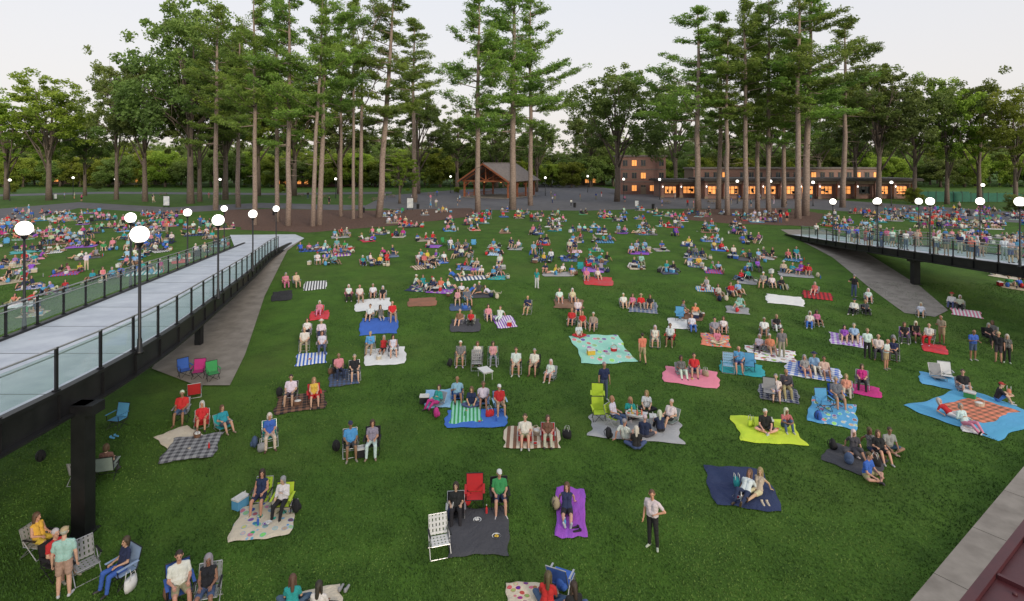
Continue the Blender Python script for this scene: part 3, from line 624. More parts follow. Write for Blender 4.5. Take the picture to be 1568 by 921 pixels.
def fillL(n):
    pts=[]; k=0
    while len(pts)<n and k<9000:
        k+=1; y=rng.uniform(325,480)
        if rng.random()<(y-325)/190: continue
        x=rng.uniform(-60,345); X,Y,Z=survey(x,y)
        if Y<66 and X>lerpE(LE,Y)-1.2: continue
        if x>270 and y<330: continue
        if all((X-a)**2+(Y-b)**2>2.9**2 for a,b in pts): pts.append((X,Y)); group(X,Y,rng.choice([2,2,3,4]))
fillL(84)
def fillR(n,ya,yb,xa,xb,dm):
    pts=[];k=0
    while len(pts)<n and k<5000:
        k+=1; y=rng.uniform(ya,yb); x=rng.uniform(xa,xb); X,Y,Z=survey(x,y)
        if 31<X<41.5 and Y<72: continue
        if all((X-a)**2+(Y-b)**2>dm**2 for a,b in pts): pts.append((X,Y)); group(X,Y,rng.choice([2,3,3,4]))
fillR(54,322,352,1262,1620,2.6)
fillR(7,420,470,1455,1568,3.5)
fillR(14,360,400,1440,1620,3)
for i in range(46):
    x=rng.choice([rng.uniform(630,720),rng.uniform(820,1000),rng.uniform(60,600),rng.uniform(1000,1250)]); y=rng.uniform(300,318)
    X,Y,Z=survey(x,y); put(X,Y,Z,rng.choice(['stand','walk','hip','hold']),rng.choice('mf'),rng.choice(SHK),rng.choice(PAK),None,rng.uniform(0,360))

# ------------------------------------------------------------------ lamps
M_globe=emis('lamp_globe',(1,.95,.86),3.2)
def lamp_mesh(h,gr):
    B=MB()
    B.tube([(0,0,0),(0,0,.06),(0,0,.1),(0,0,.5),(0,0,.55),(0,0,h-gr*2-.12)],[.14,.14,.09,.075,.055,.045],12,0)
    B.tube([(0,0,h-gr*2-.14),(0,0,h-gr*2-.1),(0,0,h-gr*2-.02),(0,0,h-gr*2+.06)],[.05,.1,.13,.15],12,0)
    B.ell((0,0,h-gr),(gr,gr,gr),1,None,24,16)
    return B.mesh('street_lamp',[M_black,M_globe],True)
LM=lamp_mesh(4.55,.3); LMs=lamp_mesh(4.2,.24)
# ------------------------------------------------------------------ footbridges
M_glass,nt,b=newmat('rail_glass')
tr=N(nt,'ShaderNodeBsdfTransparent'); tr.inputs[0].default_value=(.74,.86,.82,1); gl=N(nt,'ShaderNodeBsdfGlossy'); gl.inputs['Roughness'].default_value=.05
df=N(nt,'ShaderNodeBsdfDiffuse'); nt.links.new(mixc(nt,noise(nt,.8,3),(.45,.58,.56),(.6,.7,.68)),df.inputs[0])
m1=N(nt,'ShaderNodeMixShader'); m1.inputs[0].default_value=.16; nt.links.new(tr.outputs[0],m1.inputs[1]); nt.links.new(df.outputs[0],m1.inputs[2])
m2=N(nt,'ShaderNodeMixShader'); m2.inputs[0].default_value=.1; nt.links.new(m1.outputs[0],m2.inputs[1]); nt.links.new(gl.outputs[0],m2.inputs[2])
nt.links.new(m2.outputs[0],nt.nodes['Material Output'].inputs['Surface'])
def resample(E,Z,ys):
    ya=[e[1] for e in E]; xa=[e[0] for e in E]
    xs=np.interp(ys,ya,xa)
    xs=np.convolve(np.pad(xs,10,mode='reflect',reflect_type='odd'),np.ones(21)/21,'valid'); zs=np.interp(ys,ya,Z)
    zs=np.convolve(np.pad(zs,6,mode='reflect',reflect_type='odd'),np.ones(13)/13,'valid')
    return [Vector((x,y,z)) for x,y,z in zip(xs,ys,zs)]
def bridge(E1,Z1,E2,Z2,ys,railto,depth,lampsA,lampsB,cols):
    root=empty('footbridge')
    A=resample(E1,Z1,ys); Bq=resample(E2,Z2,ys); n=len(A)
    D=MB()
    vs=[p for a,b in zip(A,Bq) for p in (a,b)]+[p-Vector((0,0,.18)) for a,b in zip(A,Bq) for p in (a,b)]
    fs=[(2*i,2*i+2,2*i+3,2*i+1) for i in range(n-1)]+[(2*n+2*i,2*n+2*i+1,2*n+2*i+3,2*n+2*i+2) for i in range(n-1)]
    D.add(vs,fs,0)
    link('deck',D.mesh('deck',[M_deck]),parent=root)
    G=MB(); P=MB(); Gl=MB(); sgn=1 if A[0].x>Bq[0].x else -1
    for i in range(4,n,8):
        a=A[i];c=Bq[i]; m=(a+c)/2; G.box((m.x,m.y,m.z+.004),(abs(a.x-c.x)-.1,.025,.006),0)
    for E,s in ((A,sgn),(Bq,-sgn)):
        for w0,w1,t0f,t1f in ((0.0,.16,lambda z,g:z+.08,lambda z,g:max(z-depth(z),g-.3)),(-.14,.34,lambda z,g:max(z-depth(z),g-.3)+.05,lambda z,g:max(z-depth(z),g-.3)-.02),(-.02,.22,lambda z,g:z+.1,lambda z,g:z+.0)):
            vs=[]
            for p in E:
                g=zt(p.y); t=t0f(p.z,g); bt=t1f(p.z,g)
                vs+=[(p.x+s*w0,p.y,t),(p.x+s*w1,p.y,t),(p.x+s*w1,p.y,bt),(p.x+s*w0,p.y,bt)]
            fs=[]
            for i in range(n-1):
                for j in range(4): a=4*i+j;c=4*i+(j+1)%4; fs.append((a,c,c+4,a+4))
            fs+=[(0,1,2,3),(4*n-4,4*n-1,4*n-2,4*n-3)]
            G.add(vs,fs,0)
        last=None; posts=[]
        for p in E:
            if p.y>railto: break
            if last is None or (p-last).length>=1.75: posts.append(p+Vector((s*.1,0,.1))); last=p
        for q in posts: P.box(q+Vector((0,0,.62)),(.06,.09,1.25),0); P.box(q+Vector((0,0,.02)),(.14,.16,.03),0)
        # web stiffeners on the girder face
        for q in posts:
            z=q.z-.1; g=zt(q.y); bt=max(z-depth(z),g-.3); P.box((q.x+s*.09,q.y,(z+bt)/2),(.08,.02,z-bt),0)
        P.tube([q+Vector((0,0,1.22)) for q in posts],.032,8,1); P.tube([q+Vector((-s*.09,0,.98)) for q in posts],.024,8,1)
        for a,c in zip(posts,posts[1:]):
            d=(c-a); a1=a+d*.05; c1=a+d*.95
            Gl.add([a1+Vector((0,0,.12)),c1+Vector((0,0,.12)),c1+Vector((0,0,1.1)),a1+Vector((0,0,1.1))],[(0,1,2,3)],0)
    for i in range(0,n,3):
        a=A[i];c=Bq[i]; m=(a+c)/2
        if m.z-.6>zt(m.y): G.box((m.x,m.y,m.z-.36),(abs(a.x-c.x)-.2,.14,.35),0)
    link('girders',G.mesh('girders',[M_black]),parent=root)
    link('railing',P.mesh('railing',[M_black,M_alu]),parent=root); link('glass_panels',Gl.mesh('glass_panels',[M_glass]),parent=root)
    K=MB()
    for X,Y,w in cols:
        z1=float(np.interp(Y,ys,[p.z for p in A]))-.5; z0=zt(Y)
        K.box((X,Y,(z0+z1)/2),(w,w,z1-z0),0); K.box((X,Y,z0+.015),(w+.2,w+.2,.03),0); K.box((X,Y,z1-.15),(w+.5,w+.1,.3),0)
    link('columns',K.mesh('columns',[M_black]),parent=root)
    for E,ls,s in ((A,lampsA,sgn),(Bq,lampsB,-sgn)):
        for Y in ls:
            X=float(np.interp(Y,ys,[p.x for p in E])); z=float(np.interp(Y,ys,[p.z for p in E]))
            link('street_lamp',LM,(X+s*.28,Y,z-.02))
    return A,Bq
ysL=np.arange(2,64.01,.5)
zL=[5.2,4.7,4.5,4.22,3.7,3.0,2.2,1.86]
bridge(RE,zL,LE,zL,ysL,59,lambda z:.35+.16*max(z-1.8,0),[20.1,30.3,41.5,56],[23.4,33.8,45,56.5],[(-12.75,16.7,.42),(-18.5,33.2,.35),(-18.0,17.5,.4)])
RR=[(33.5,20),(33.2,30),(32.9,36.2),(33.2,44.1),(33.0,50),(33.6,58.3),(34.4,70.5)]; RL=[(x+5.2,y) for x,y in RR]
zR=[4.9,4.6,4.3,3.75,3.4,2.75,2.02]
bridge(RR,zR,RL,zR,np.arange(22,70.51,.5),66,lambda z:.3+.14*max(z-1.8,0),[36.2,44.1,50.5,58.3],[41,46.3,53.5,60.5],[(33.6,46.8,.5)])
for i in range(46):
    Y=rng.uniform(37,60); X=rng.uniform(33.8,38.2) if rng.random()<.4 else rng.choice([33.9,37.9])+rng.uniform(-.3,.3); z=float(np.interp(Y,[a[1] for a in RR],zR))
    put(X+.2,Y,z,rng.choice(['stand','hip','hold','walk']),rng.choice('mf'),rng.choice(SHK),rng.choice(PAK),None,rng.gauss(0,40))
for x,y in [(15,308),(177,305),(337,306),(424,304),(514,304),(955,305),(900,295),(1129,312),(1245,316),(1365,316),(1505,325),(112,300),(690,296),(835,300),(1010,306),(1180,312)]:
    X,Y,Z=survey(x,y); link('street_lamp',LMs,(X,Y,Z),0,(1.25,1.25,1.25))

# ------------------------------------------------------------------ buildings
M_brick,nt,b=newmat('brick'); tc=N(nt,'ShaderNodeTexCoord'); br=N(nt,'ShaderNodeTexBrick'); br.inputs['Scale'].default_value=3
br.inputs['Color1'].default_value=(.21,.085,.06,1);br.inputs['Color2'].default_value=(.29,.12,.085,1);br.inputs['Mortar'].default_value=(.26,.22,.2,1)
mp=N(nt,'ShaderNodeMapping'); mp.inputs['Rotation'].default_value=(math.radians(90),0,0); nt.links.new(tc.outputs['Object'],mp.inputs[0]); nt.links.new(mp.outputs[0],br.inputs['Vector']); nt.links.new(br.outputs['Color'],b.inputs['Base Color'])
M_wood=nmat('red_timber',(.24,.07,.03),(.4,.14,.06),2,.7,.003); M_roofg=nmat('shingle_roof',(.14,.12,.11),(.23,.19,.17),1.5,.9,.02)
M_stucco=nmat('stucco',(.4,.36,.31),(.5,.46,.4),1,.9,.005); M_win=nmat('window_glass',(.02,.025,.03),(.05,.06,.07),.6,.15)
M_warm=emis('warm_interior',(1,.38,.1),1.0); M_dark=nmat('dark_fascia',(.03,.026,.025),(.055,.045,.04),1,.7)
M_tan=nmat('tan_siding',(.22,.16,.11),(.3,.23,.16),1,.85,.004)
def place(x,y): return survey(x,y)
X,Y,Z=place(765,303); root=empty('picnic_pavilion',(X,Y+5,Z),math.radians(-28)); B=MB(); W_,L_,H_=13.,15.,4.0
B.box((0,0,.1),(W_+1.5,L_+1.5,.2),1)
for y in (-L_/2,-L_/6,L_/6,L_/2):
    for x in (-W_/2,W_/2):
        B.box((x,y,.2+H_/2),(.38,.38,H_),0)
        for s in (-1,1):
            if abs(y+s*1.2)<=L_/2: B.tube([(x,y,H_-1.2),(x,y+s*1.4,H_+.1)],.12,4,0)
        B.tube([(x,y,H_-1.2),(x-math.copysign(1.6,x),y,H_+.15)],.12,4,0)
    B.box((0,y,H_+.35),(W_+.6,.3,.4),0)
    for s in (-1,1): B.tube([(s*(W_/2+.6),y,H_+.3),(0,y,H_+4.3)],.17,4,0); B.tube([(s*2.2,y,H_+.5),(s*2.2,y,H_+2.9)],.12,4,0); B.tube([(0,y,H_+.5),(s*3.3,y,H_+2.1)],.12,4,0)
    B.box((0,y,H_+2.4),(.25,.25,3.6),0)
for x in (-W_/2,W_/2):
    B.box((x,0,H_+.3),(.36,L_+.4,.36),0); B.box((x,0,1.1),(.1,L_,.1),0)
    for i in range(int(L_*2)): B.box((x,-L_/2+.5*i,.7),(.06,.06,.8),0)
link('timber_frame',B.mesh('timber_frame',[M_wood,M_conc]),parent=root)
B=MB(); ang=math.atan2(4.3,W_/2+.6); sl=math.hypot(4.3,W_/2+.6)+.9
for s in (-1,1):
    R=Matrix.Rotation(s*ang,3,'Y'); B.box((s*(W_/2+1.0)/2,0,H_+.62+4.0/2+.05),(sl,L_+3,.18),0,R)
    for yy in (-L_/2-1.58,L_/2+1.58): B.box((s*(W_/2+1.0)/2,yy,H_+.5+4.0/2),(sl,.12,.4),1,R)
link('roof',B.mesh('roof',[M_roofg,M_wood]),parent=root)
B=MB()
for s in (-1,1):
    for y in (-4,0,4): B.ell((s*2.5,y,H_),(.25,.25,.15),0)
link('pendant_lights',B.mesh('pendants',[M_warm]),parent=root)
def long_building(x,y,w,h,dep,bays,rot=0,name='concession_building',mat=M_brick,lit=.75):
    X,Y,Z=place(x,y); root=empty(name,(X,Y+dep/2,Z),rot); B=MB()
    B.box((0,.6,h/2),(w,dep-1.2,h),0)
    B.box((0,-.6,h+.2),(w+2.4,dep+2.6,.45),1); B.box((0,-.6,h+.52),(w+2.0,dep+2.2,.18),1)
    bw=w/bays; yf=-dep/2+1.2
    for i in range(bays+1):
        xx=-w/2+i*bw; B.box((xx,yf-1.1,h/2-.02),(.7,.7,h-.05),0); B.box((xx,yf-1.1,.3),(.85,.85,.6),4)
        B.ell((xx,yf-1.58,h*.68),(.14,.14,.22),5,None,8,6)
    for i in range(bays):
        xx=-w/2+(i+.5)*bw; k=2 if rng.random()<lit else 3
        B.box((xx,yf-.03,h*.47),(bw*.62,.06,h*.4),k)
        for q in (-.31,-.1,.1,.31): B.box((xx+bw*q,yf-.08,h*.47),(.14,.06,h*.42),1)
        B.box((xx,yf-.08,h*.52),(bw*.62,.05,.1),1)
        B.box((xx,yf-.25,h*.24),(bw*.7,.5,.08),4)
        B.box((xx,yf-1.2,h*.9),(bw-.72,.1,h*.16),4)
        for _ in range(3): B.box((xx+rng.uniform(-.25,.25)*bw,yf-.14,h*rng.uniform(.3,.5)),(rng.uniform(.3,.8),.1,rng.uniform(.3,.9)),3)
    link('walls',B.mesh('walls',[mat,M_dark,M_warm,M_win,M_tan,M_globe]),parent=root)
long_building(1240,305,52,4.6,10,11)
long_building(1085,303,24,4.2,9,5)
def block(name,x,y,w,d,storeys,mat,rot=0,gable=0,lit=.3,nw=None):
    X,Y,Z=place(x,y); root=empty(name,(X,Y+d/2,Z),rot); h=storeys*3.6; B=MB(); B.box((0,0,h/2),(w,d,h),0)
    n=nw or int(w/2.6)
    for f_ in range(storeys):
        for i in range(n):
            if rng.random()<.18: continue
            xx=-w/2+(i+.5)*w/n; zz=f_*3.6+1.8
            B.box((xx,-d/2-.03,zz),(w/n*.5,.08,1.6),2 if rng.random()<lit else 3); B.box((xx,-d/2-.06,zz+.9),(w/n*.62,.14,.14),4); B.box((xx,-d/2-.06,zz-.88),(w/n*.62,.16,.12),4); B.box((xx,-d/2-.08,zz),(.07,.06,1.6),4)
    for f_ in range(1,storeys): B.box((0,-d/2-.05,f_*3.6),(w+.1,.12,.25),1)
    B.box((0,-d/2-.03,1.1),(1.6,.14,2.2),4)
    if gable:
        rr=math.atan2(gable,d/2+.6); sl=math.hypot(gable,d/2+.6)
        for s in (-1,1): B.box((0,s*(d/2+.6)/2,h+gable/2+.1),(w+1.2,sl+.1,.2),1,Matrix.Rotation(-s*rr,3,'X'))
        for s in (-1,1): B.add([(s*w/2,-d/2,h),(s*w/2,d/2,h),(s*w/2,0,h+gable)],[(0,1,2)],0)
    else: B.box((0,0,h+.25),(w+.8,d+.8,.5),1)
    link('walls',B.mesh('walls',[mat,M_roofg,M_warm,M_win,M_tan]),parent=root)
block('brick_building',985,298,13,9,3,M_brick,gable=0,lit=.18); block('brick_building',893,284,18,12,1,M_tan,gable=4,lit=.12)
block('brick_building',480,286,30,9,1,M_brick,gable=2.2,lit=.35); block('stucco_building',190,283,30,10,2,M_stucco,gable=4,lit=.15); block('brick_building',98,282,10,8,1,M_brick,gable=2,lit=.5)
block('brick_building',1205,296,56,9,2,M_brick,gable=0,lit=.14)
M_grn=nmat('green_panel',(.01,.1,.06),(.02,.14,.09),1,.7)
for x,y,w in ((1440,307,14),(1520,310,26)):
    X,Y,Z=place(x,y); B=MB()
    for i in range(int(w/2)): B.box((-w/2+2*i+1,0,1.1),(1.9,.06,2.0),0); B.box((-w/2+2*i,0,1.15),(.08,.12,2.3),1)
    link('windscreen_fence',B.mesh('fence',[M_grn,M_black]),(X,Y,Z))
M_post=nmat('poster_print',(.75,.75,.72),(.35,.4,.45),1.6,.6)
for x,y,s in ((255,318,1),(628,322,1),(85,306,.6),(975,318,.6)):
    X,Y,Z=place(x,y); B=MB(); B.box((0,0,1.35),(1.3,.08,2.0),1); B.box((0,-.05,1.35),(1.18,.02,1.86),0)
    for q in (-.5,.5): B.box((q,0,.2),(.08,.1,.4),1); B.box((q,0,.03),(.1,.6,.06),1)
    link('poster_sign',B.mesh('poster_sign',[M_post,M_black]),(X,Y,Z),0,(s,s,s))
B=MB(); B.box((0,0,.74),(1.8,.75,.05),0)
for s in (-1,1):
    B.box((0,s*.7,.44),(1.8,.28,.05),0)
    for q in (-.65,.65): B.tube([(q,s*.6,0),(q,s*.2,.72)],.045,4,0)
for q in (-.65,.65): B.box((q,0,.4),(.06,1.5,.08),0)
PT=B.mesh('picnic_table',[M_tan])
for x,y in ((495,303),(540,305),(600,303),(460,301),(360,300),(300,299),(575,308),(660,300),(250,300),(1020,312),(1090,312)):
    X,Y,Z=place(x,y); link('picnic_table',PT,(X,Y,Z),rng.uniform(-.6,.6))
B=MB(); B.tube([(0,0,0),(0,0,.05),(0,0,.85),(0,0,.9),(0,0,1.0)],[.26,.28,.3,.33,.15],12,0); TB=B.mesh('trash_bin',[M_black])
for x,y in ((556,326),(640,320),(730,322),(1000,320),(1195,330),(420,330),(880,318)):
    X,Y,Z=place(x,y); link('trash_bin',TB,(X,Y,Z))

# ------------------------------------------------------------------ trees
def leafmat(name,dark,mid,light,trans=.35):
    m,nt,b=newmat(name); A=N(nt,'ShaderNodeAttribute'); A.attribute_name='tint'
    oi=N(nt,'ShaderNodeObjectInfo')
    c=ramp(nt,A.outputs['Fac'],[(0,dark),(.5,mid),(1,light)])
    hs=N(nt,'ShaderNodeHueSaturation'); nt.links.new(c,hs.inputs['Color'])
    mr=N(nt,'ShaderNodeMapRange'); nt.links.new(oi.outputs['Random'],mr.inputs[0]); mr.inputs[3].default_value=.8; mr.inputs[4].default_value=1.3; nt.links.new(mr.outputs[0],hs.inputs['Value'])
    mh=N(nt,'ShaderNodeMapRange'); nt.links.new(oi.outputs['Random'],mh.inputs[0]); mh.inputs[3].default_value=.475; mh.inputs[4].default_value=.51; nt.links.new(mh.outputs[0],hs.inputs['Hue'])
    nt.links.new(hs.outputs[0],b.inputs['Base Color']); b.inputs['Roughness'].default_value=.65
    t=N(nt,'ShaderNodeBsdfTranslucent'); nt.links.new(hs.outputs[0],t.inputs[0])
    mx=N(nt,'ShaderNodeMixShader'); mx.inputs[0].default_value=trans; nt.links.new(b.outputs[0],mx.inputs[1]); nt.links.new(t.outputs[0],mx.inputs[2])
    nt.links.new(mx.outputs[0],nt.nodes['Material Output'].inputs['Surface']); return m
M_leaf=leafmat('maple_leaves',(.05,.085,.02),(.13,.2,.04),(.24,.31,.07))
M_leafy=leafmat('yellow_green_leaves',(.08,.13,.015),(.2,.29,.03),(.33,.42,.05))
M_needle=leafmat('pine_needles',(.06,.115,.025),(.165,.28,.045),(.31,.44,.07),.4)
M_bark=nmat('bark',(.11,.085,.07),(.2,.155,.125),6,.95,.03); M_pbark=nmat('pine_bark',(.19,.14,.115),(.36,.275,.23),5,.95,.03)
def cards(cent,rad,flat,per,ln,wd,updir=.0,tint=None):
    k=len(cent); n=k*per; c=np.repeat(np.array(cent),per,0); r=np.repeat(np.array(rad),per)[:,None]
    d=NP.randn(n,3); d/=np.linalg.norm(d,axis=1)[:,None]; q=NP.rand(n,1)**.5; off=d*q*r; off[:,2]*=flat
    p=c+off
    a=NP.randn(n,3); a[:,2]=a[:,2]*.6+updir; a/=np.linalg.norm(a,axis=1)[:,None]
    b=np.cross(a,NP.randn(n,3)); b/=np.linalg.norm(b,axis=1)[:,None]
    L=ln*(.6+.8*NP.rand(n,1)); Wd=wd*(.6+.8*NP.rand(n,1))
    V=np.stack([p-a*L*.5-b*Wd*.2,p-b*Wd*.5+a*L*.1,p+a*L*.5,p+b*Wd*.5+a*L*.1],1)
    tc=np.repeat(np.array(tint if tint is not None else NP.rand(k)),per)
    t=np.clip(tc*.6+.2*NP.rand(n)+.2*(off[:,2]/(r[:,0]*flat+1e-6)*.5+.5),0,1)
    return V.reshape(-1,3),t
def treemesh(name,B,V,t,mats):
    nb=len(B.v); nf=len(B.f); me=bpy.data.meshes.new(name)
    k=len(V)//4; fs=B.f+[(nb+4*i,nb+4*i+1,nb+4*i+2,nb+4*i+3) for i in range(k)]
    me.from_pydata(B.v+V.tolist(),[],fs)
    for m in mats: me.materials.append(m)
    me.polygons.foreach_set('material_index',[0]*nf+[1]*k)
    me.polygons.foreach_set('use_smooth',[True]*nf+[False]*k)
    at=me.attributes.new('tint','FLOAT','FACE'); at.data.foreach_set('value',np.concatenate([np.zeros(nf),t]))
    me.update(); return me
def make_pine(seed,h=34.,cs=.38,rmax=6.,bias=None):
    r=random.Random(seed); B=MB(); wob=[(0,0)]
    for i in range(8): wob.append((wob[-1][0]+r.uniform(-.14,.14),wob[-1][1]+r.uniform(-.14,.14)))
    ctr=[Vector((wob[i][0],wob[i][1],h*i/8)) for i in range(9)]
    B.tube(ctr,[.44,.37,.34,.31,.28,.24,.19,.12,.04],10,0)
    def at(z): i=min(7,int(z/h*8)); t=z/h*8-i; return ctr[i].lerp(ctr[i+1],t)
    cent=[];rad=[];tn=[]
    for _ in range(7):
        z=h*r.uniform(.2,cs); a=r.uniform(0,6.28); L=r.uniform(.6,2.4); p=at(z); B.tube([p,p+Vector((math.cos(a)*L,math.sin(a)*L,r.uniform(-.3,.3)))],[.05,.015],4,0)
    z=cs*h
    while z<h-.4:
        t=(z/h-cs)/(1-cs); prof=(.62+.38*math.sin(math.pi*min(1,t*1.1+.1)))*(max(0,1-t)**.42)
        sector=r.uniform(0,6.28)
        for _ in range(r.choice([2,2,3,3])):
            a=sector+r.uniform(-1.3,1.3) if r.random()<.6 else r.uniform(0,6.28); L=max(.8,rmax*prof*r.uniform(.4,1.25))
            if bias is not None: L*=1+.45*math.cos(a-bias)
            if t<.1 and r.random()<.4: continue
            up=r.uniform(-.05,.32)+.35*t; p=at(z); e=p+Vector((math.cos(a)*L,math.sin(a)*L,up*L)); m=p.lerp(e,.5)-Vector((0,0,.07*L))
            B.tube([p,m,e],[.09*(1-t*.5),.055,.015],5,0)
            br=r.random(); k=max(2,int(L*1.5))
            for i in range(k):
                f=.3+.74*(i+.5)/k; q=m.lerp(e,(f-.5)*2) if f>.5 else p.lerp(m,f*2)
                for _s in range(2 if f>.45 else 1):
                    w=L*.24*r.uniform(-1,1); q2=q+Vector((-math.sin(a)*w,math.cos(a)*w,r.uniform(-.1,.4)))
                    cent.append(q2); rad.append(r.uniform(.55,1.1)); tn.append(min(1,max(0,.1+.65*br+r.uniform(-.15,.25)+.1*t)))
                    if abs(w)>.3: B.tube([q,q2],[.025,.01],3,0)
        z+=r.uniform(.6,1.3)
    for i in range(7): cent.append(at(h-.3)+Vector((r.uniform(-.6,.6),r.uniform(-.6,.6),r.uniform(-1.2,.3)))); rad.append(.6); tn.append(.7)
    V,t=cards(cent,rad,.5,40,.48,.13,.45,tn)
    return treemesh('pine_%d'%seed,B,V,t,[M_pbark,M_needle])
def make_decid(seed,h=22.,cr=7.,cs=.24,nc=170,mat=None,per=105,leaf=.31,rr0=(.08,.17)):
    r=random.Random(seed); B=MB(); top=Vector((r.uniform(-.5,.5),r.uniform(-.5,.5),h*.62))
    B.tube([(0,0,0),(.05,0,h*.12),(.1,.05,h*.3),top,top+Vector((0,0,h*.3))],[.48,.36,.3,.16,.03],9,0)
    cz=h*(cs+1)/2; rz=h*(1-cs)/2; cent=[];rad=[];tn=[]; lobes=[]; NL=15
    for i in range(NL):
        a=i*2.4+r.uniform(-.5,.5); el=r.uniform(-.6,1.3); rr=r.uniform(.5,.82)
        lobes.append(Vector((math.cos(a)*math.cos(el)*cr*rr,math.sin(a)*math.cos(el)*cr*rr,cz+math.sin(el)*rz*rr)))
    for L in lobes:
        s=Vector((.05,.02,h*r.uniform(.16,.5))); m=s.lerp(L,.5)+Vector((r.uniform(-.5,.5),r.uniform(-.5,.5),r.uniform(.2,1)))
        B.tube([s,m,L],[.15,.09,.03],5,0)
        for _ in range(4):
            e=L+Vector((r.gauss(0,cr*.22),r.gauss(0,cr*.22),r.gauss(0,rz*.16))); B.tube([m.lerp(L,r.random()),e],[.045,.012],4,0)
        lt=r.random()
        for _ in range(nc//NL):
            q=L+Vector((r.gauss(0,cr*.22),r.gauss(0,cr*.22),r.gauss(0,rz*.19)))
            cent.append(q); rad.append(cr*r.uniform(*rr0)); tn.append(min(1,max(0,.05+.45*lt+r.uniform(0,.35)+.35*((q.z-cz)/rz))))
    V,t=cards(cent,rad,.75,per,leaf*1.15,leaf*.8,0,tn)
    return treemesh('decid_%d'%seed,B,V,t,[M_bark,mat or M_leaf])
PINES=[make_pine(1),make_pine(2,cs=.33,rmax=6.6),make_pine(3,cs=.46,rmax=5.2),make_pine(4,cs=.36,rmax=6.2,bias=math.pi),make_pine(5,cs=.4,rmax=6.2,bias=0)]
DEC=[make_decid(11),make_decid(12,cr=6,nc=180),make_decid(13,cr=8,cs=.2,nc=215),make_decid(14,cr=6.5,cs=.3,nc=150)]
DECY=[make_decid(21,mat=M_leafy),make_decid(22,cr=6,mat=M_leafy,nc=150)]
BUSH=[make_decid(31,h=12,cr=7.,cs=-.15,nc=190,leaf=.38,rr0=(.12,.24)),make_decid(32,h=12,cr=6.5,cs=-.15,nc=190,leaf=.38,mat=M_leafy,rr0=(.12,.24))]
def tree(kind,x,yb,yt,wpx,idx,lean=0,rot=None):
    X,Y,Z=survey(x,yb); h=(yb-yt)*Y/F; w=wpx*Y/F
    me,h0,w0,nm={'p':(PINES,34.,9.2,'pine_tree'),'d':(DEC,22.,13.,'maple_tree'),'y':(DECY,22.,13.,'maple_tree')}[kind]
    me=me[idx%len(me)]; s=w/w0
    o=link(nm,me,(X,Y,Z-.05),rng.uniform(0,6.28) if rot is None else rot,(s,s,h/h0)); o.rotation_euler[1]=lean
    if rot is None and lean: o.rotation_euler[2]=0
for t in [('p',390,345,-25,85,0),('p',425,340,-10,80,2),('p',441,346,-35,95,1),('p',479,347,-30,80,3,.05,0),('p',489,345,-45,95,4,.02,0),('p',522,332,20,65,2),('p',541,336,-5,60,2),('p',580,333,-30,115,1,.06,0),
 ('p',732,326,-15,100,0),('p',785,321,-45,120,1),('p',812,315,-10,90,3),
 ('p',1069,326,10,115,3,0,0),('p',1100,321,20,90,4),('p',1114,330,45,85,2),('p',1141,330,-10,90,0),('p',1160,322,10,80,2),('p',1177,328,-25,85,1),('p',1222,335,-40,105,4,0,0),('p',1233,331,-15,125,1,.02,0),('p',1200,318,60,80,0),('p',1290,318,30,95,4),
 ('p',330,322,10,90,1),('p',365,318,40,80,0),('p',635,310,30,90,2),
 ('y',75,307,120,135,0),('y',10,306,150,120,1),('d',222,309,72,120,1),('d',178,306,85,95,3),('d',292,312,2,160,2),('d',345,306,55,130,0),('d',306,309,90,110,1),('y',612,312,235,66,1),
 ('d',945,309,105,135,2),('d',1035,300,118,110,3),('d',905,286,160,90,0),('d',1345,316,82,140,1),('d',1400,312,105,110,0),('y',1450,313,122,105,1),('d',1500,312,118,110,3),('y',1555,318,135,110,0),('d',1310,302,120,110,2),('y',450,300,115,130,0),('d',395,300,95,130,2),('d',520,297,130,120,1),('d',640,297,140,110,3),('d',700,294,165,100,1),('d',822,294,175,70,0),('d',760,288,160,100,2),('d',1110,288,150,100,1),('d',1180,287,140,110,3),('d',1255,288,140,110,0),('d',130,300,160,80,1)]:
    tree(*t)
def bare():
    r=random.Random(77); B=MB()
    def br(p,d,L,rad,k):
        m=p+d*L*.5+Vector((r.uniform(-.1,.1),r.uniform(-.1,.1),0))*L*.3; e=p+d*L
        B.tube([p,m,e],[rad,rad*.8,rad*.55],5,0)
        if k>0:
            for _ in range(3):
                nd=(d+Vector((r.uniform(-.7,.7),r.uniform(-.7,.7),r.uniform(0,.3)))).normalized(); br(m.lerp(e,r.random()),nd,L*.62,rad*.5,k-1)
    B.tube([(0,0,0),(.1,0,10),(.2,.1,20)],[.4,.3,.2],8,0); br(Vector((.2,.1,20)),Vector((0,0,1)),9,.18,4); br(Vector((.15,.1,17)),Vector((.4,0,.9)),7,.1,3)
    return B.mesh('bare_tree',[M_pbark],True)
X,Y,Z=survey(552,334); link('bare_tree',bare(),(X,Y,Z),0,(1,1,1.02))
dt=empty('distant_trees')
for row,(Yd,h0,h1,st) in enumerate(((212,10,15,8.5),(228,14,19,8),(248,18,25,8.5),(275,22,29,10))):
    x=-Yd*1.05
    while x<Yd*1.05:
        me=rng.choice(DEC+DECY+DEC) if row else rng.choice(BUSH); h=rng.uniform(h0,h1); hb=22. if row else 12.
        if 12<x<32: h*=.8
        ww=rng.uniform(.9,1.25) if row else rng.uniform(.85,1.25)
        link('tree',me,(x,Yd+rng.uniform(-4,4),1.9-(h*.16 if row else 0)),rng.uniform(0,6.28),(ww,ww,h/hb),dt); x+=st*rng.uniform(.75,1.2)
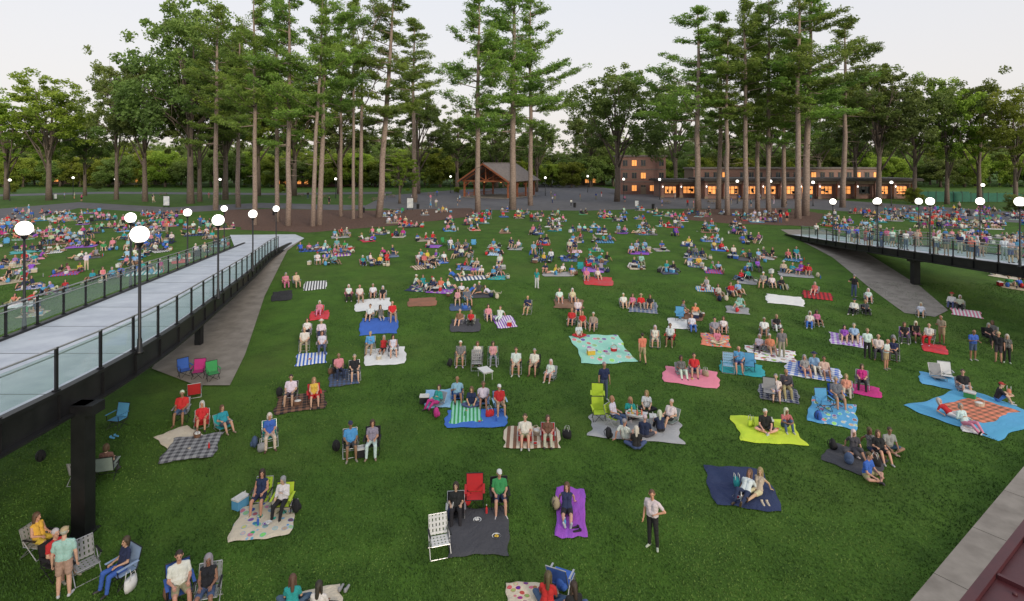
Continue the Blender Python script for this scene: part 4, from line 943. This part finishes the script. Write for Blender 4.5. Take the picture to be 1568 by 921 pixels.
for x,y,s in ((430,296,.22),(150,292,.25),(1560,330,.3),(700,296,.16),(860,285,.2),(1400,312,.3),(20,296,.25)):
    X,Y,Z=survey(x,y); link('shrub',rng.choice(BUSH),(X,Y,Z),rng.uniform(0,6),(s,s,s))

# ------------------------------------------------------------------ sky, sun, camera
w=bpy.data.worlds.new('World'); scene.world=w; w.use_nodes=True; nt=w.node_tree
sky=N(nt,'ShaderNodeTexSky',sky_type='NISHITA'); sky.sun_disc=False
el=math.radians(20); az=math.radians(150)
sky.sun_elevation=el; sky.sun_rotation=az; sky.air_density=1; sky.dust_density=2.5; sky.ozone_density=1
hs=N(nt,'ShaderNodeHueSaturation'); hs.inputs['Saturation'].default_value=.35; nt.links.new(sky.outputs[0],hs.inputs['Color'])
tc=N(nt,'ShaderNodeTexCoord'); sx=N(nt,'ShaderNodeSeparateXYZ'); nt.links.new(tc.outputs['Generated'],sx.inputs[0])
haze=ramp(nt,sx.outputs['Z'],[(0.0,(.99,.9,.83)),(.12,(.95,.92,.91)),(.35,(.86,.9,.985))])
mul=N(nt,'ShaderNodeVectorMath',operation='SCALE'); nt.links.new(haze,mul.inputs[0]); mul.inputs['Scale'].default_value=9.3
mx=mixc(nt,.82,hs.outputs[0],mul.outputs[0])
bg=nt.nodes['Background']; nt.links.new(mx,bg.inputs[0]); bg.inputs[1].default_value=.11
sd=bpy.data.lights.new('sun','SUN'); sd.energy=2.0; sd.angle=math.radians(12); sd.color=(1,.88,.7)
so=bpy.data.objects.new('sun',sd); COL.objects.link(so)
v=Vector((math.sin(az)*math.cos(el),math.cos(az)*math.cos(el),math.sin(el)))
so.rotation_euler=v.to_track_quat('Z','Y').to_euler(); so.location=(0,0,60)
cd=bpy.data.cameras.new('camera'); cam=bpy.data.objects.new('camera',cd); COL.objects.link(cam)
cam.location=(0,0,HC); cam.rotation_euler=(math.radians(90),0,0)
cd.sensor_width=36; cd.lens=36*F/1568; cd.shift_y=-(460.5-HY)/1568; cd.clip_end=4000; cd.clip_start=.1
scene.camera=cam
scene.view_settings.view_transform='Standard'; scene.view_settings.look='None'; scene.view_settings.exposure=0
print('OBJ',len(bpy.data.objects))
